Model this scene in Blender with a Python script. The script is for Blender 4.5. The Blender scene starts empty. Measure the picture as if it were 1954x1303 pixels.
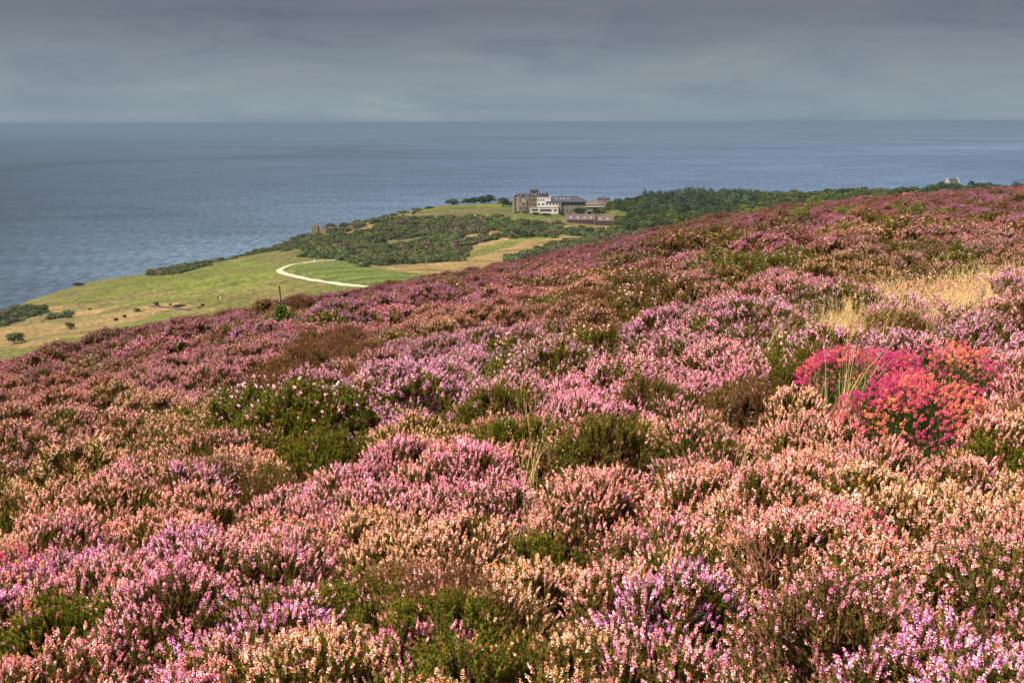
import bpy, math, random
import numpy as np
from mathutils import Matrix, Vector, Euler
R = math.radians
scene = bpy.context.scene
COL = scene.collection
rng = np.random.default_rng(7)
random.seed(7)

# ------------------------------------------------------------------ camera
CZ = 250.0                      # eye height above the sea
PITCH, ROLL, F = R(10.29), R(-0.15), 2300.0
cam = bpy.data.cameras.new('camera')
cam.sensor_width = 36.0
cam.lens = F / 1954.0 * 36.0
cam.clip_start, cam.clip_end = 0.2, 200000.0
cam_o = bpy.data.objects.new('camera', cam)
COL.objects.link(cam_o)
CM = (Euler((math.pi / 2 - PITCH, 0, 0)).to_matrix() @ Matrix.Rotation(ROLL, 3, 'Z'))
cam_o.matrix_world = Matrix.Translation((0, 0, CZ)) @ CM.to_4x4()
scene.camera = cam_o
CMn = np.array(CM)

# ------------------------------------------------------------------ sky and sun
SUN_EL, SUN_AZ = R(48), R(226)      # direction to the sun, azimuth clockwise from +Y: behind and to the left
SUN_STRENGTH, SKY_STRENGTH = 5.0, 0.10
world = bpy.data.worlds.new('World')
scene.world = world
world.use_nodes = True
wt = world.node_tree
wt.nodes.clear()
def N(t, kind, **kw):
    n = t.nodes.new(kind)
    for k, v in kw.items():
        if k.startswith('i_'):
            key = k[2:]
            n.inputs[int(key) if key.isdigit() else key].default_value = v
        else:
            setattr(n, k, v)
    return n
def ramp(t, stops, interp='LINEAR'):
    n = t.nodes.new('ShaderNodeValToRGB')
    n.color_ramp.interpolation = interp
    el = n.color_ramp.elements
    while len(el) < len(stops): el.new(0.5)
    for e, (p, c) in zip(el, stops):
        e.position = p
        e.color = (*c, 1) if len(c) == 3 else c
    return n
sky = N(wt, 'ShaderNodeTexSky', sky_type='NISHITA', sun_disc=False, sun_elevation=SUN_EL, sun_rotation=SUN_AZ)
tc = N(wt, 'ShaderNodeTexCoord')
sep = N(wt, 'ShaderNodeSeparateXYZ')
wt.links.new(tc.outputs['Generated'], sep.inputs[0])
elev = N(wt, 'ShaderNodeMapRange', i_1=0.0, i_2=0.55)
wt.links.new(sep.outputs['Z'], elev.inputs[0])
# grey stratus: darker a little above the sea, brightened overhead, out of view, for fill light
deck = ramp(wt, [(0.0, (0.168, 0.21, 0.235)), (0.05, (0.168, 0.20, 0.222)), (0.1, (0.142, 0.168, 0.19)), (0.155, (0.106, 0.124, 0.146)), (0.2, (0.12, 0.135, 0.152)), (0.36, (0.2, 0.22, 0.25)), (0.8, (0.38, 0.40, 0.42)), (1.0, (0.44, 0.46, 0.48))])
wt.links.new(elev.outputs[0], deck.inputs[0])
mp = N(wt, 'ShaderNodeMapping'); mp.inputs['Scale'].default_value = (1.9, 1.9, 10.0)
mp.inputs['Rotation'].default_value = (0.0, R(0.6), 0)
wt.links.new(tc.outputs['Generated'], mp.inputs[0])
cl = N(wt, 'ShaderNodeTexNoise'); cl.inputs['Scale'].default_value = 3.6; cl.inputs['Detail'].default_value = 10; cl.inputs['Roughness'].default_value = 0.6; cl.inputs['Distortion'].default_value = 0.45
wt.links.new(mp.outputs[0], cl.inputs['Vector'])
clr = ramp(wt, [(0.3, (0.80, 0.83, 0.885)), (0.46, (0.94, 0.955, 0.99)), (0.62, (1.06, 1.05, 1.055)), (0.76, (1.36, 1.26, 1.2))])
wt.links.new(cl.outputs['Fac'], clr.inputs[0])
mul = N(wt, 'ShaderNodeMix', data_type='RGBA', blend_type='MULTIPLY'); mul.inputs[0].default_value = 1.0
wt.links.new(deck.outputs[0], mul.inputs[6]); wt.links.new(clr.outputs[0], mul.inputs[7])
low = N(wt, 'ShaderNodeMapRange', i_1=0.2, i_2=1.0, i_3=0.0, i_4=0.35)   # blue shows a little through the deck overhead
wt.links.new(sep.outputs['Z'], low.inputs[0])
sks = N(wt, 'ShaderNodeVectorMath', operation='SCALE'); sks.inputs['Scale'].default_value = SKY_STRENGTH
wt.links.new(sky.outputs[0], sks.inputs[0])
mix = N(wt, 'ShaderNodeMix', data_type='RGBA')
wt.links.new(low.outputs[0], mix.inputs[0]); wt.links.new(mul.outputs[2], mix.inputs[6]); wt.links.new(sks.outputs[0], mix.inputs[7])
bg = N(wt, 'ShaderNodeBackground'); bg.inputs['Strength'].default_value = 1.0
wt.links.new(mix.outputs[2], bg.inputs['Color'])
wo = N(wt, 'ShaderNodeOutputWorld'); wt.links.new(bg.outputs[0], wo.inputs['Surface'])
sl = bpy.data.lights.new('sun', 'SUN'); sl.energy = SUN_STRENGTH; sl.angle = R(3.0); sl.color = (1.0, 0.95, 0.88)
so = bpy.data.objects.new('sun', sl); COL.objects.link(so)
sdir = Vector((math.sin(SUN_AZ) * math.cos(SUN_EL), math.cos(SUN_AZ) * math.cos(SUN_EL), math.sin(SUN_EL)))
so.rotation_euler = sdir.to_track_quat('Z', 'Y').to_euler()
so.location = (0, 0, 400)
scene.view_settings.view_transform = 'Standard'; scene.view_settings.look = 'None'
scene.view_settings.gamma = 1.0; scene.view_settings.exposure = 0.68
scene.cycles.max_bounces = 5; scene.cycles.diffuse_bounces = 3; scene.cycles.transparent_max_bounces = 8
scene.cycles.volume_bounces = 0

# ------------------------------------------------------------------ where a sight line goes (real distances, metres)
def ray(px, py):
    px = np.asarray(px, float); py = np.asarray(py, float)
    d = np.stack([(px - 977) / F, (651.5 - py) / F, -np.ones(np.broadcast(px, py).shape)], -1)
    return d @ CMn.T
def P(px, py, Y):
    d = ray(px, py); d = d / d[..., 1:2] * np.asarray(Y, float)[..., None]
    return d + np.array([0, 0, CZ])
def project(p):
    q = (np.asarray(p, float) - np.array([0, 0, CZ])) @ CMn
    w = np.maximum(-q[..., 2], 1e-3)
    return 977 + F * q[..., 0] / w, 651.5 - F * q[..., 1] / w
def mpp(Y): return Y / (F * 0.985)      # metres per photo pixel at distance Y

# ------------------------------------------------------------------ noise
def hash2(ix, iy, s):
    h = (ix.astype(np.int64) * 374761393 + iy.astype(np.int64) * 668265263 + s * 1442695041) & 0xffffffff
    h = ((h ^ (h >> 13)) * 1274126177) & 0xffffffff
    return ((h ^ (h >> 16)) & 0xffff) / 65535.0
def vnoise(x, y, s=0):
    ix = np.floor(x); iy = np.floor(y); fx = x - ix; fy = y - iy
    fx = fx * fx * (3 - 2 * fx); fy = fy * fy * (3 - 2 * fy)
    a = hash2(ix, iy, s); b = hash2(ix + 1, iy, s); c = hash2(ix, iy + 1, s); d = hash2(ix + 1, iy + 1, s)
    return (a * (1 - fx) + b * fx) * (1 - fy) + (c * (1 - fx) + d * fx) * fy
def fbm(x, y, s=0, o=3):
    t = 0; a = 0.5; n = 0
    for k in range(o):
        t = t + a * vnoise(x * 2 ** k + 17.3 * k, y * 2 ** k - 9.1 * k, s + k); n += a; a *= 0.5
    return t / n

# ------------------------------------------------------------------ the moor's ground
SIL = np.array([(-500, 800, 45), (-150, 735, 55), (0, 690, 60), (120, 664, 62), (230, 637, 66), (330, 612, 72), (430, 597, 76), (540, 577, 80), (640, 563, 86),
                (720, 545, 90), (840, 522, 96), (1000, 492, 105), (1130, 465, 112), (1250, 440, 120), (1350, 417, 128), (1430, 403, 132),
                (1560, 388, 140), (1700, 374, 150), (1830, 364, 160), (1954, 356, 165), (2150, 345, 170), (2500, 330, 175)], float)
_p = P(SIL[:, 0], SIL[:, 1], SIL[:, 2])
SA, ST, SD = _p[:, 0] / _p[:, 1], (CZ - _p[:, 2]) / _p[:, 1], SIL[:, 2]
H0, HT = 2.35, 0.98
def moor_z(x, y, fine=True):
    x = np.asarray(x, float); y = np.asarray(y, float)
    Y = np.maximum(y, 0.0)
    a = np.clip(x / np.maximum(y, 0.6), SA[0], SA[-1])
    T = np.interp(a, SA, ST); D = np.interp(a, SA, SD)
    k = (H0 - HT) / D ** 2
    s = T - 2 * np.sqrt(k * (H0 - HT))
    z = -H0 - s * Y - k * Y * Y
    z = z - 5e-4 * np.maximum(Y - 1.35 * D, 0) ** 2
    w = np.clip((Y - 5) / 12, 0, 1) * np.clip((1.3 * D - Y) / (0.5 * D), 0, 1)
    z = z + w * (fbm(x / 13, y / 11, 3, 2) - 0.5) * 1.0 + w * (fbm(x / 4.5, y / 4, 5, 2) - 0.5) * 0.45
    z = z + np.clip((Y - 2) / 3, 0, 1) * (fbm(x / 1.7, y / 1.7, 9, 2) - 0.5) * 0.42
    return z + CZ
def hit(zf, px, py, y0=3.0, y1=400.0, n=1600):
    Y = np.geomspace(y0, y1, n); p = P(px, py, Y)
    below = p[:, 2] <= zf(p[:, 0], p[:, 1])
    i = int(np.argmax(below)) if below.any() else n - 1
    return np.array([p[i, 0], p[i, 1], float(zf(p[i:i+1, 0], p[i:i+1, 1])[0])])

# ------------------------------------------------------------------ the far land
EDGE = [(-900, 900, 480), (-250, 690, 690), (0, 598, 760), (60, 571, 820), (150, 543, 900), (205, 531, 930), (290, 520, 960), (380, 506, 1000),
        (450, 492, 1030), (520, 474, 1060), (575, 455, 1085), (600, 449, 1115), (640, 437, 1130), (690, 428, 1160), (740, 411, 1200), (800, 398, 1240), (860, 391, 1270),
        (980, 386, 1300), (1180, 382, 1400), (1400, 377, 1450), (1700, 373, 1500), (2100, 366, 1550), (3200, 366, 1700)]
CTRL = EDGE + [(60, 650, 640), (0, 655, 620), (150, 600, 740), (300, 585, 725), (418, 572, 720), (535, 575, 690), (250, 620, 650), (600, 545, 700),
        (700, 548, 680), (530, 515, 780), (600, 500, 850), (660, 495, 870), (840, 520, 760), (940, 500, 800), (560, 480, 930),
        (640, 470, 980), (680, 440, 1080), (760, 470, 960), (850, 480, 930), (1000, 450, 970), (1000, 480, 880), (800, 420, 1100), (960, 416, 1080),
        (1030, 404, 1100), (1120, 426, 1060), (1165, 432, 1050), (1150, 408, 1150), (1250, 441, 980), (1200, 446, 960), (1400, 420, 950),
        (1300, 402, 1150), (1400, 392, 1250), (1600, 390, 1200), (1700, 384, 1200), (1820, 367, 1150), (1954, 370, 1100), (1740, 383, 980)]
CT = np.array(CTRL, float); CP = P(CT[:, 0], CT[:, 1], CT[:, 2])
extra = np.array([[-200, 350, CZ - 125], [0, 350, CZ - 118], [300, 400, CZ - 110], [600, 500, CZ - 95], [-450, 450, CZ - 128]])
CP = np.vstack([CP, extra])
def _tps(r): return np.where(r > 0, r * r * np.log(np.maximum(r, 1e-9)), 0)
_n = len(CP); X = CP[:, :2] / 500
_K = _tps(np.linalg.norm(X[:, None] - X[None], axis=2)) + np.eye(_n) * 2e-3
_Q = np.hstack([np.ones((_n, 1)), X])
_A = np.block([[_K, _Q], [_Q.T, np.zeros((3, 3))]])
_w = np.linalg.solve(_A, np.concatenate([CP[:, 2], np.zeros(3)]))
_e = P(*np.array(EDGE, float).T)[:, :2]
_poly = _e
def edge_sd(x, y):
    """distance to the cliff edge, positive out at sea"""
    x = x.ravel(); y = y.ravel(); best = np.full(x.shape, 1e9); sgn = np.ones(x.shape)
    for a, b in zip(_poly[:-1], _poly[1:]):
        d = b - a; t = np.clip(((x - a[0]) * d[0] + (y - a[1]) * d[1]) / (d @ d), 0, 1)
        qx, qy = a[0] + t * d[0], a[1] + t * d[1]
        r = np.hypot(x - qx, y - qy); s = d[0] * (y - a[1]) - d[1] * (x - a[0])
        m = r < best - 1e-6
        best = np.where(m, r, best); sgn = np.where(m, np.where(s > 0, 1, -1), sgn)
    return best * sgn
def land_raw(x, y):
    x = np.asarray(x, float); y = np.asarray(y, float); sh = x.shape; x = x.ravel(); y = y.ravel()
    out = np.empty(len(x))
    for i in range(0, len(x), 40000):
        q = np.stack([x[i:i+40000], y[i:i+40000]], 1) / 500
        out[i:i+40000] = _tps(np.linalg.norm(q[:, None] - X[None], axis=2)) @ _w[:_n] + _w[_n] + q @ _w[_n+1:]
    return out.reshape(sh)
def land_z(x, y):
    x = np.asarray(x, float); y = np.asarray(y, float); sh = x.shape
    z = land_raw(x, y).ravel(); sd = edge_sd(x, y)
    sd = sd + (fbm(x.ravel() / 40, y.ravel() / 40, 31, 3) - 0.5) * 14 * np.clip(1 - np.abs(sd) / 300, 0, 1) * (sd > -2)
    z = z + (fbm(x.ravel() / 35, y.ravel() / 35, 41, 3) - 0.5) * 1.6
    o = np.maximum(sd, 0)
    z = z - o * 1.15 - np.minimum(o, 6) * 0.5
    z = np.maximum(z, -6.0)
    return z.reshape(sh)
def canopy(x, y): return moor_z(x, y) + np.clip(.28 + (np.asarray(y) - 8) * .008, .28, .62)
def hitm(px, py):
    p = hit(canopy, px, py, 3.5, 260)
    return np.array([p[0], p[1], float(moor_z(p[0:1], p[1:2])[0])])
def hitland(px, py, y0=420, y1=1600): return hit(land_z, px, py, y0, y1, 500)

# ------------------------------------------------------------------ helpers
def tag(o, label=None, cat=None, group=None, kind=None):
    if label: o['label'] = label
    if cat: o['category'] = cat
    if group: o['group'] = group
    if kind: o['kind'] = kind
    return o
def empty(name, loc, label, cat, group=None, rz=0.0):
    o = bpy.data.objects.new(name, None); COL.objects.link(o)
    o.location = loc; o.rotation_euler = (0, 0, rz); o.empty_display_size = 0.5
    return tag(o, label, cat, group)
def mesh_from(name, v, f, mats=None, attrs=None, smooth=False):
    me = bpy.data.meshes.new(name)
    v = np.asarray(v, np.float32)
    if isinstance(f, np.ndarray):
        n, k = f.shape
        me.vertices.add(len(v)); me.vertices.foreach_set('co', v.ravel())
        me.loops.add(n * k); me.loops.foreach_set('vertex_index', f.astype(np.int32).ravel())
        me.polygons.add(n); me.polygons.foreach_set('loop_start', np.arange(0, n * k, k, dtype=np.int32))
        me.update(calc_edges=True)
    else:
        me.from_pydata(v.tolist(), [], f); me.update()
    for nm, (typ, arr) in (attrs or {}).items():
        at = me.attributes.new(nm, typ, 'POINT')
        at.data.foreach_set('value' if typ in ('FLOAT', 'INT') else 'vector' if typ == 'FLOAT_VECTOR' else 'color', np.asarray(arr).ravel())
    for m in (mats or []): me.materials.append(m)
    if smooth: me.shade_smooth()
    return me
def link(name, me, parent=None):
    o = bpy.data.objects.new(name, me); COL.objects.link(o)
    if parent is not None: o.parent = parent
    return o
class MB:
    def __init__(s): s.v = []; s.f = []
    def add(s, vs, fs):
        b = len(s.v); s.v += [tuple(v) for v in vs]; s.f += [tuple(b + i for i in f) for f in fs]
    def box(s, x0, x1, y0, y1, z0, z1):
        s.add([(x0,y0,z0),(x1,y0,z0),(x1,y1,z0),(x0,y1,z0),(x0,y0,z1),(x1,y0,z1),(x1,y1,z1),(x0,y1,z1)],
              [(0,3,2,1),(4,5,6,7),(0,1,5,4),(1,2,6,5),(2,3,7,6),(3,0,4,7)])
    def prism(s, x0, x1, y0, y1, z0, zr, hx0=0.0, hx1=0.0, yr=None):
        """roof block: eaves at z0, ridge along x at zr; hx0, hx1 hip the ends in"""
        yr = (y0 + y1) / 2 if yr is None else yr
        s.add([(x0,y0,z0),(x1,y0,z0),(x1,y1,z0),(x0,y1,z0),(x0+hx0,yr,zr),(x1-hx1,yr,zr)],
              [(0,3,2,1),(0,1,5,4),(2,3,4,5),(1,2,5),(3,0,4)])
    def gable(s, x0, x1, y0, y1, z0, zr):
        """small gabled block whose ridge runs front to back"""
        xm = (x0 + x1) / 2
        s.add([(x0,y0,z0),(x1,y0,z0),(x1,y1,z0),(x0,y1,z0),(xm,y0,zr),(xm,y1,zr)],
              [(0,3,2,1),(0,1,4),(2,3,5),(1,2,5,4),(3,0,4,5)])
    def tube(s, pts, rad, n=6):
        b = len(s.v); pts = [Vector(p) for p in pts]
        for i, p in enumerate(pts):
            t = (pts[min(i + 1, len(pts) - 1)] - pts[max(i - 1, 0)]).normalized()
            u = t.cross(Vector((0.3, 0.9, 0.1))).normalized(); w = t.cross(u)
            r = rad[i] if hasattr(rad, '__len__') else rad
            for j in range(n):
                a = 2 * math.pi * j / n
                s.v.append(tuple(p + u * math.cos(a) * r + w * math.sin(a) * r))
        for i in range(len(pts) - 1):
            for j in range(n):
                k = (j + 1) % n
                s.f.append((b+i*n+j, b+i*n+k, b+(i+1)*n+k, b+(i+1)*n+j))
        s.f.append(tuple(b + j for j in range(n))[::-1]); s.f.append(tuple(b + (len(pts)-1)*n + j for j in range(n)))
    def build(s, name, mat, parent=None, smooth=False):
        return link(name, mesh_from(name, s.v, s.f, [mat], smooth=smooth), parent)

# ------------------------------------------------------------------ materials
def mat(name, col, rough=0.85, spec=0.2, noise=None, bump=None, coords='Object'):
    m = bpy.data.materials.new(name); m.use_nodes = True; t = m.node_tree
    b = t.nodes['Principled BSDF']; b.inputs['Roughness'].default_value = rough
    b.inputs['Specular IOR Level'].default_value = spec
    b.inputs['Base Color'].default_value = (*col, 1)
    tcn = N(t, 'ShaderNodeTexCoord')
    if noise:
        sc, c2, lo, hi = noise
        n = N(t, 'ShaderNodeTexNoise'); n.inputs['Scale'].default_value = sc; n.inputs['Detail'].default_value = 6
        t.links.new(tcn.outputs[coords], n.inputs['Vector'])
        r = ramp(t, [(lo, col), (hi, c2)]); t.links.new(n.outputs['Fac'], r.inputs[0]); t.links.new(r.outputs[0], b.inputs['Base Color'])
    if bump:
        n2 = N(t, 'ShaderNodeTexNoise'); n2.inputs['Scale'].default_value = bump[0]; n2.inputs['Detail'].default_value = 4
        t.links.new(tcn.outputs[coords], n2.inputs['Vector'])
        bp = N(t, 'ShaderNodeBump'); bp.inputs['Strength'].default_value = bump[1]; bp.inputs['Distance'].default_value = bump[2]
        t.links.new(n2.outputs['Fac'], bp.inputs['Height']); t.links.new(bp.outputs[0], b.inputs['Normal'])
    return m
M = {}
M['moor'] = mat('peaty_moor_ground', (0.05, 0.032, 0.018), 0.95, 0.1, (3.0, (0.075, 0.07, 0.022), 0.4, 0.65), (25, 0.6, 0.05))
M['stone'] = mat('weathered_sandstone', (0.10, 0.068, 0.036), 0.9, 0.15, (0.5, (0.20, 0.14, 0.075), 0.35, 0.65), (2.0, 0.4, 0.2))
M['stone_grey'] = mat('grey_sandstone', (0.11, 0.10, 0.075), 0.9, 0.15, (0.4, (0.18, 0.15, 0.105), 0.35, 0.65), (2.0, 0.4, 0.2))
M['ruin'] = mat('ruin_sandstone', (0.12, 0.085, 0.052), 0.92, 0.1, (0.6, (0.21, 0.15, 0.085), 0.35, 0.65), (2.0, 0.5, 0.3))
M['trim'] = mat('pale_stone_trim', (0.19, 0.155, 0.11), 0.8, 0.2, (0.8, (0.26, 0.21, 0.155), 0.4, 0.6))
M['white'] = mat('white_render', (0.44, 0.40, 0.35), 0.8, 0.2, (0.4, (0.50, 0.465, 0.42), 0.35, 0.6))
M['slate'] = mat('slate_roof', (0.04, 0.039, 0.045), 0.85, 0.12, (0.8, (0.075, 0.072, 0.078), 0.35, 0.65))
M['tile'] = mat('red_pantiles', (0.145, 0.082, 0.062), 0.85, 0.15, (0.6, (0.085, 0.066, 0.062), 0.4, 0.7))
M['orange'] = mat('orange_tiles', (0.75, 0.13, 0.025), 0.7, 0.25, (0.6, (0.6, 0.12, 0.04), 0.4, 0.7))
M['brick'] = mat('red_brick', (0.055, 0.033, 0.03), 0.85, 0.2, (1.2, (0.11, 0.055, 0.045), 0.4, 0.6))
M['tan'] = mat('tan_tiles', (0.10, 0.072, 0.055), 0.85, 0.15, (0.9, (0.15, 0.105, 0.077), 0.4, 0.65))
M['glass'] = mat('window_glass', (0.02, 0.025, 0.03), 0.12, 0.6)
M['skylight'] = mat('skylight_glass', (0.20, 0.23, 0.26), 0.2, 0.5)
M['dark'] = mat('dark_metal_cladding', (0.045, 0.03, 0.03), 0.7, 0.3)
M['gravel'] = mat('pale_gravel', (0.50, 0.42, 0.29), 0.9, 0.1, (0.6, (0.38, 0.30, 0.2), 0.45, 0.7))
M['bark'] = mat('bark', (0.09, 0.065, 0.045), 0.9, 0.1, (8.0, (0.14, 0.1, 0.07), 0.4, 0.6))
M['leader'] = mat('dark_leader_bark', (0.045, 0.05, 0.02), 0.9, 0.1)
M['whitepaint'] = mat('white_paint', (0.8, 0.8, 0.78), 0.6, 0.3)

def foliage_mat(name, stops, trans=0.25, vary=True):
    """colour from a per-leaf random number stored on the mesh"""
    m = bpy.data.materials.new(name); m.use_nodes = True; t = m.node_tree; t.nodes.clear()
    a = N(t, 'ShaderNodeAttribute', attribute_name='rnd')
    r = ramp(t, stops); t.links.new(a.outputs['Fac'], r.inputs[0])
    oi = N(t, 'ShaderNodeObjectInfo')
    hv = N(t, 'ShaderNodeHueSaturation')
    mr = N(t, 'ShaderNodeMapRange', i_3=0.6, i_4=1.4); t.links.new(oi.outputs['Random'], mr.inputs[0]); t.links.new(mr.outputs[0], hv.inputs['Value'])
    mr2 = N(t, 'ShaderNodeMapRange', i_3=0.485, i_4=0.515); 
    wn = N(t, 'ShaderNodeTexWhiteNoise', noise_dimensions='1D'); t.links.new(oi.outputs['Random'], wn.inputs['W']); t.links.new(wn.outputs['Value'], mr2.inputs[0]); t.links.new(mr2.outputs[0], hv.inputs['Hue'])
    t.links.new(r.outputs[0], hv.inputs['Color'])
    if not vary:
        for l in list(t.links):
            if l.to_node == hv and l.to_socket.name in ('Hue', 'Value'): t.links.remove(l)
        hv.inputs['Hue'].default_value = .5; hv.inputs['Value'].default_value = 1
    d = N(t, 'ShaderNodeBsdfDiffuse'); tr = N(t, 'ShaderNodeBsdfTranslucent'); mx = N(t, 'ShaderNodeMixShader'); mx.inputs[0].default_value = trans
    t.links.new(hv.outputs[0], d.inputs[0]); t.links.new(hv.outputs[0], tr.inputs[0])
    t.links.new(d.outputs[0], mx.inputs[1]); t.links.new(tr.outputs[0], mx.inputs[2])
    o = N(t, 'ShaderNodeOutputMaterial'); t.links.new(mx.outputs[0], o.inputs[0])
    return m
FM = {
 'broad': foliage_mat('broadleaf_foliage', [(0, (0.022, 0.034, 0.012)), (0.5, (0.065, 0.08, 0.022)), (1, (0.14, 0.145, 0.04))]),
 'pine': foliage_mat('pine_foliage', [(0, (0.018, 0.035, 0.018)), (0.5, (0.05, 0.075, 0.035)), (1, (0.11, 0.125, 0.055))]),
 'dark': foliage_mat('dark_foliage', [(0, (0.03, 0.04, 0.018)), (0.5, (0.06, 0.074, 0.03)), (1, (0.11, 0.12, 0.05))]),
 'moorland': foliage_mat('bright_shrub_foliage', [(0, (0.06, 0.07, 0.015)), (0.5, (0.13, 0.15, 0.03)), (1, (0.26, 0.24, 0.06))]),
 'spruce': foliage_mat('spruce_needles', [(0, (0.02, 0.05, 0.012)), (0.45, (0.11, 0.17, 0.025)), (1, (0.24, 0.28, 0.06))], .35, False),
 'greyleaf': foliage_mat('grey_green_foliage', [(0, (0.07, 0.085, 0.05)), (0.5, (0.12, 0.14, 0.085)), (1, (0.18, 0.2, 0.12))]),
 'russet': foliage_mat('russet_foliage', [(0, (0.10, 0.055, 0.035)), (0.5, (0.17, 0.10, 0.06)), (1, (0.25, 0.16, 0.09))]),
}

# ------------------------------------------------------------------ sea
def sea():
    m = bpy.data.materials.new('sea_water'); m.use_nodes = True; t = m.node_tree; b = t.nodes['Principled BSDF']
    g = N(t, 'ShaderNodeNewGeometry')
    def noise(scale, vec, det=4, dist=0.0):
        mpn = N(t, 'ShaderNodeMapping'); mpn.inputs['Scale'].default_value = vec; t.links.new(g.outputs['Position'], mpn.inputs[0])
        n = N(t, 'ShaderNodeTexNoise'); n.inputs['Scale'].default_value = scale; n.inputs['Detail'].default_value = det; n.inputs['Distortion'].default_value = dist
        t.links.new(mpn.outputs[0], n.inputs['Vector']); return n
    sp = N(t, 'ShaderNodeSeparateXYZ'); t.links.new(g.outputs['Position'], sp.inputs[0])
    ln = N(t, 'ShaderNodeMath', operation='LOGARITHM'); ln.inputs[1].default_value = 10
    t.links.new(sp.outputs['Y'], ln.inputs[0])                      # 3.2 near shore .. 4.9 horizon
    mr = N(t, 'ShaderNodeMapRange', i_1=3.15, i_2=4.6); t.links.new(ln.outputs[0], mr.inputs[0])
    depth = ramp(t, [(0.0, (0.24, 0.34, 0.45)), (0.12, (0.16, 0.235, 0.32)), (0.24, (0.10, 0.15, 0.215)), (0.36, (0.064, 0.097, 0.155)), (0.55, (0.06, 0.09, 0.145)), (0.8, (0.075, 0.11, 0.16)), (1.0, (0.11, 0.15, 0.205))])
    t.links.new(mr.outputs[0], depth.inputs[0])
    # wind lanes and painted cloud shadow: long patches, kilometres wide
    big = noise(0.00035, (0.7, 0.8, 1.0), 5, 1.0)
    br = ramp(t, [(0.36, (0.55, 0.56, 0.62)), (0.5, (1, 1, 1)), (0.68, (1.35, 1.32, 1.28))]); t.links.new(big.outputs['Fac'], br.inputs[0])
    mid = noise(0.005, (0.4, 0.8, 1.0), 6, 1.2)
    mrr = ramp(t, [(0.38, (0.78, 0.78, 0.8)), (0.5, (1, 1, 1)), (0.62, (1.12, 1.12, 1.12))]); t.links.new(mid.outputs['Fac'], mrr.inputs[0])
    sm = noise(0.09, (0.9, 0.25, 1.0), 6, 0.0)
    srr = ramp(t, [(0.36, (0.62, 0.62, 0.65)), (0.64, (1.4, 1.4, 1.36))]); t.links.new(sm.outputs['Fac'], srr.inputs[0])
    # the sea brightens eastward (to the right)
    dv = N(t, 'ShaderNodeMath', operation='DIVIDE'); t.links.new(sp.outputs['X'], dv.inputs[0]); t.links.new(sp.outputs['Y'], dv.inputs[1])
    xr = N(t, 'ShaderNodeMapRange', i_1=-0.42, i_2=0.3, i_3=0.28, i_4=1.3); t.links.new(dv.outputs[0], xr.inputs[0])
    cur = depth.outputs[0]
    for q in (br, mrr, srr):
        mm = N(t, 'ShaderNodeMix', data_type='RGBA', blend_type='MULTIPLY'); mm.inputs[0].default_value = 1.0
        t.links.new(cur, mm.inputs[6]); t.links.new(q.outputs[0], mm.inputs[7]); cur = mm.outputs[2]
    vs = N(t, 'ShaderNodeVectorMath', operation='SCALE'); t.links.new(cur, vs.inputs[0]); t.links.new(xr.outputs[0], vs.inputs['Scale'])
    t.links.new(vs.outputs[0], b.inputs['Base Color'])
    b.inputs['Roughness'].default_value = 0.55; b.inputs['Specular IOR Level'].default_value = 0.25
    bp = N(t, 'ShaderNodeBump'); bp.inputs['Strength'].default_value = 0.5; bp.inputs['Distance'].default_value = 1.2
    wv = noise(0.12, (0.7, 1.0, 1.0), 5); t.links.new(wv.outputs['Fac'], bp.inputs['Height']); t.links.new(bp.outputs[0], b.inputs['Normal'])
    # one disc that reaches the horizon
    rad = [0, 400, 1500, 4000, 12000, 35000, 90000]; n = 96; v = [(0, 0, 0)]; f = []
    for r_ in rad[1:]:
        for j in range(n): v.append((r_ * math.cos(2*math.pi*j/n), r_ * math.sin(2*math.pi*j/n), 0))
    for j in range(n): f.append((0, 1 + j, 1 + (j + 1) % n))
    for i in range(len(rad) - 2):
        for j in range(n):
            k = (j + 1) % n; a = 1 + i * n
            f.append((a + j, a + n + j, a + n + k, a + k))
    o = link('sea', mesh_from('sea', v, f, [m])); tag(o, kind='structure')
sea()

# ------------------------------------------------------------------ moor sheet
def moor():
    Y = np.concatenate([np.array([-6, -3, 0.0]), np.geomspace(1.2, 30, 150), np.geomspace(30.5, 200, 120), np.geomspace(205, 720, 60)])
    A = np.linspace(-0.8, 0.8, 260)
    YY, AA = np.meshgrid(Y, A, indexing='ij')
    XX = AA * (np.maximum(YY, 0) + 6.0)
    ZZ = moor_z(XX, YY)
    v = np.stack([XX, YY, ZZ], -1).reshape(-1, 3)
    n, k = YY.shape; i = np.arange(n - 1)[:, None] * k + np.arange(k - 1)[None]
    f = np.stack([i, i + 1, i + k + 1, i + k], -1).reshape(-1, 4)
    tag(link('moor_ground', mesh_from('moor_ground', v, f, [M['moor']], smooth=True)), kind='structure')
moor()

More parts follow.
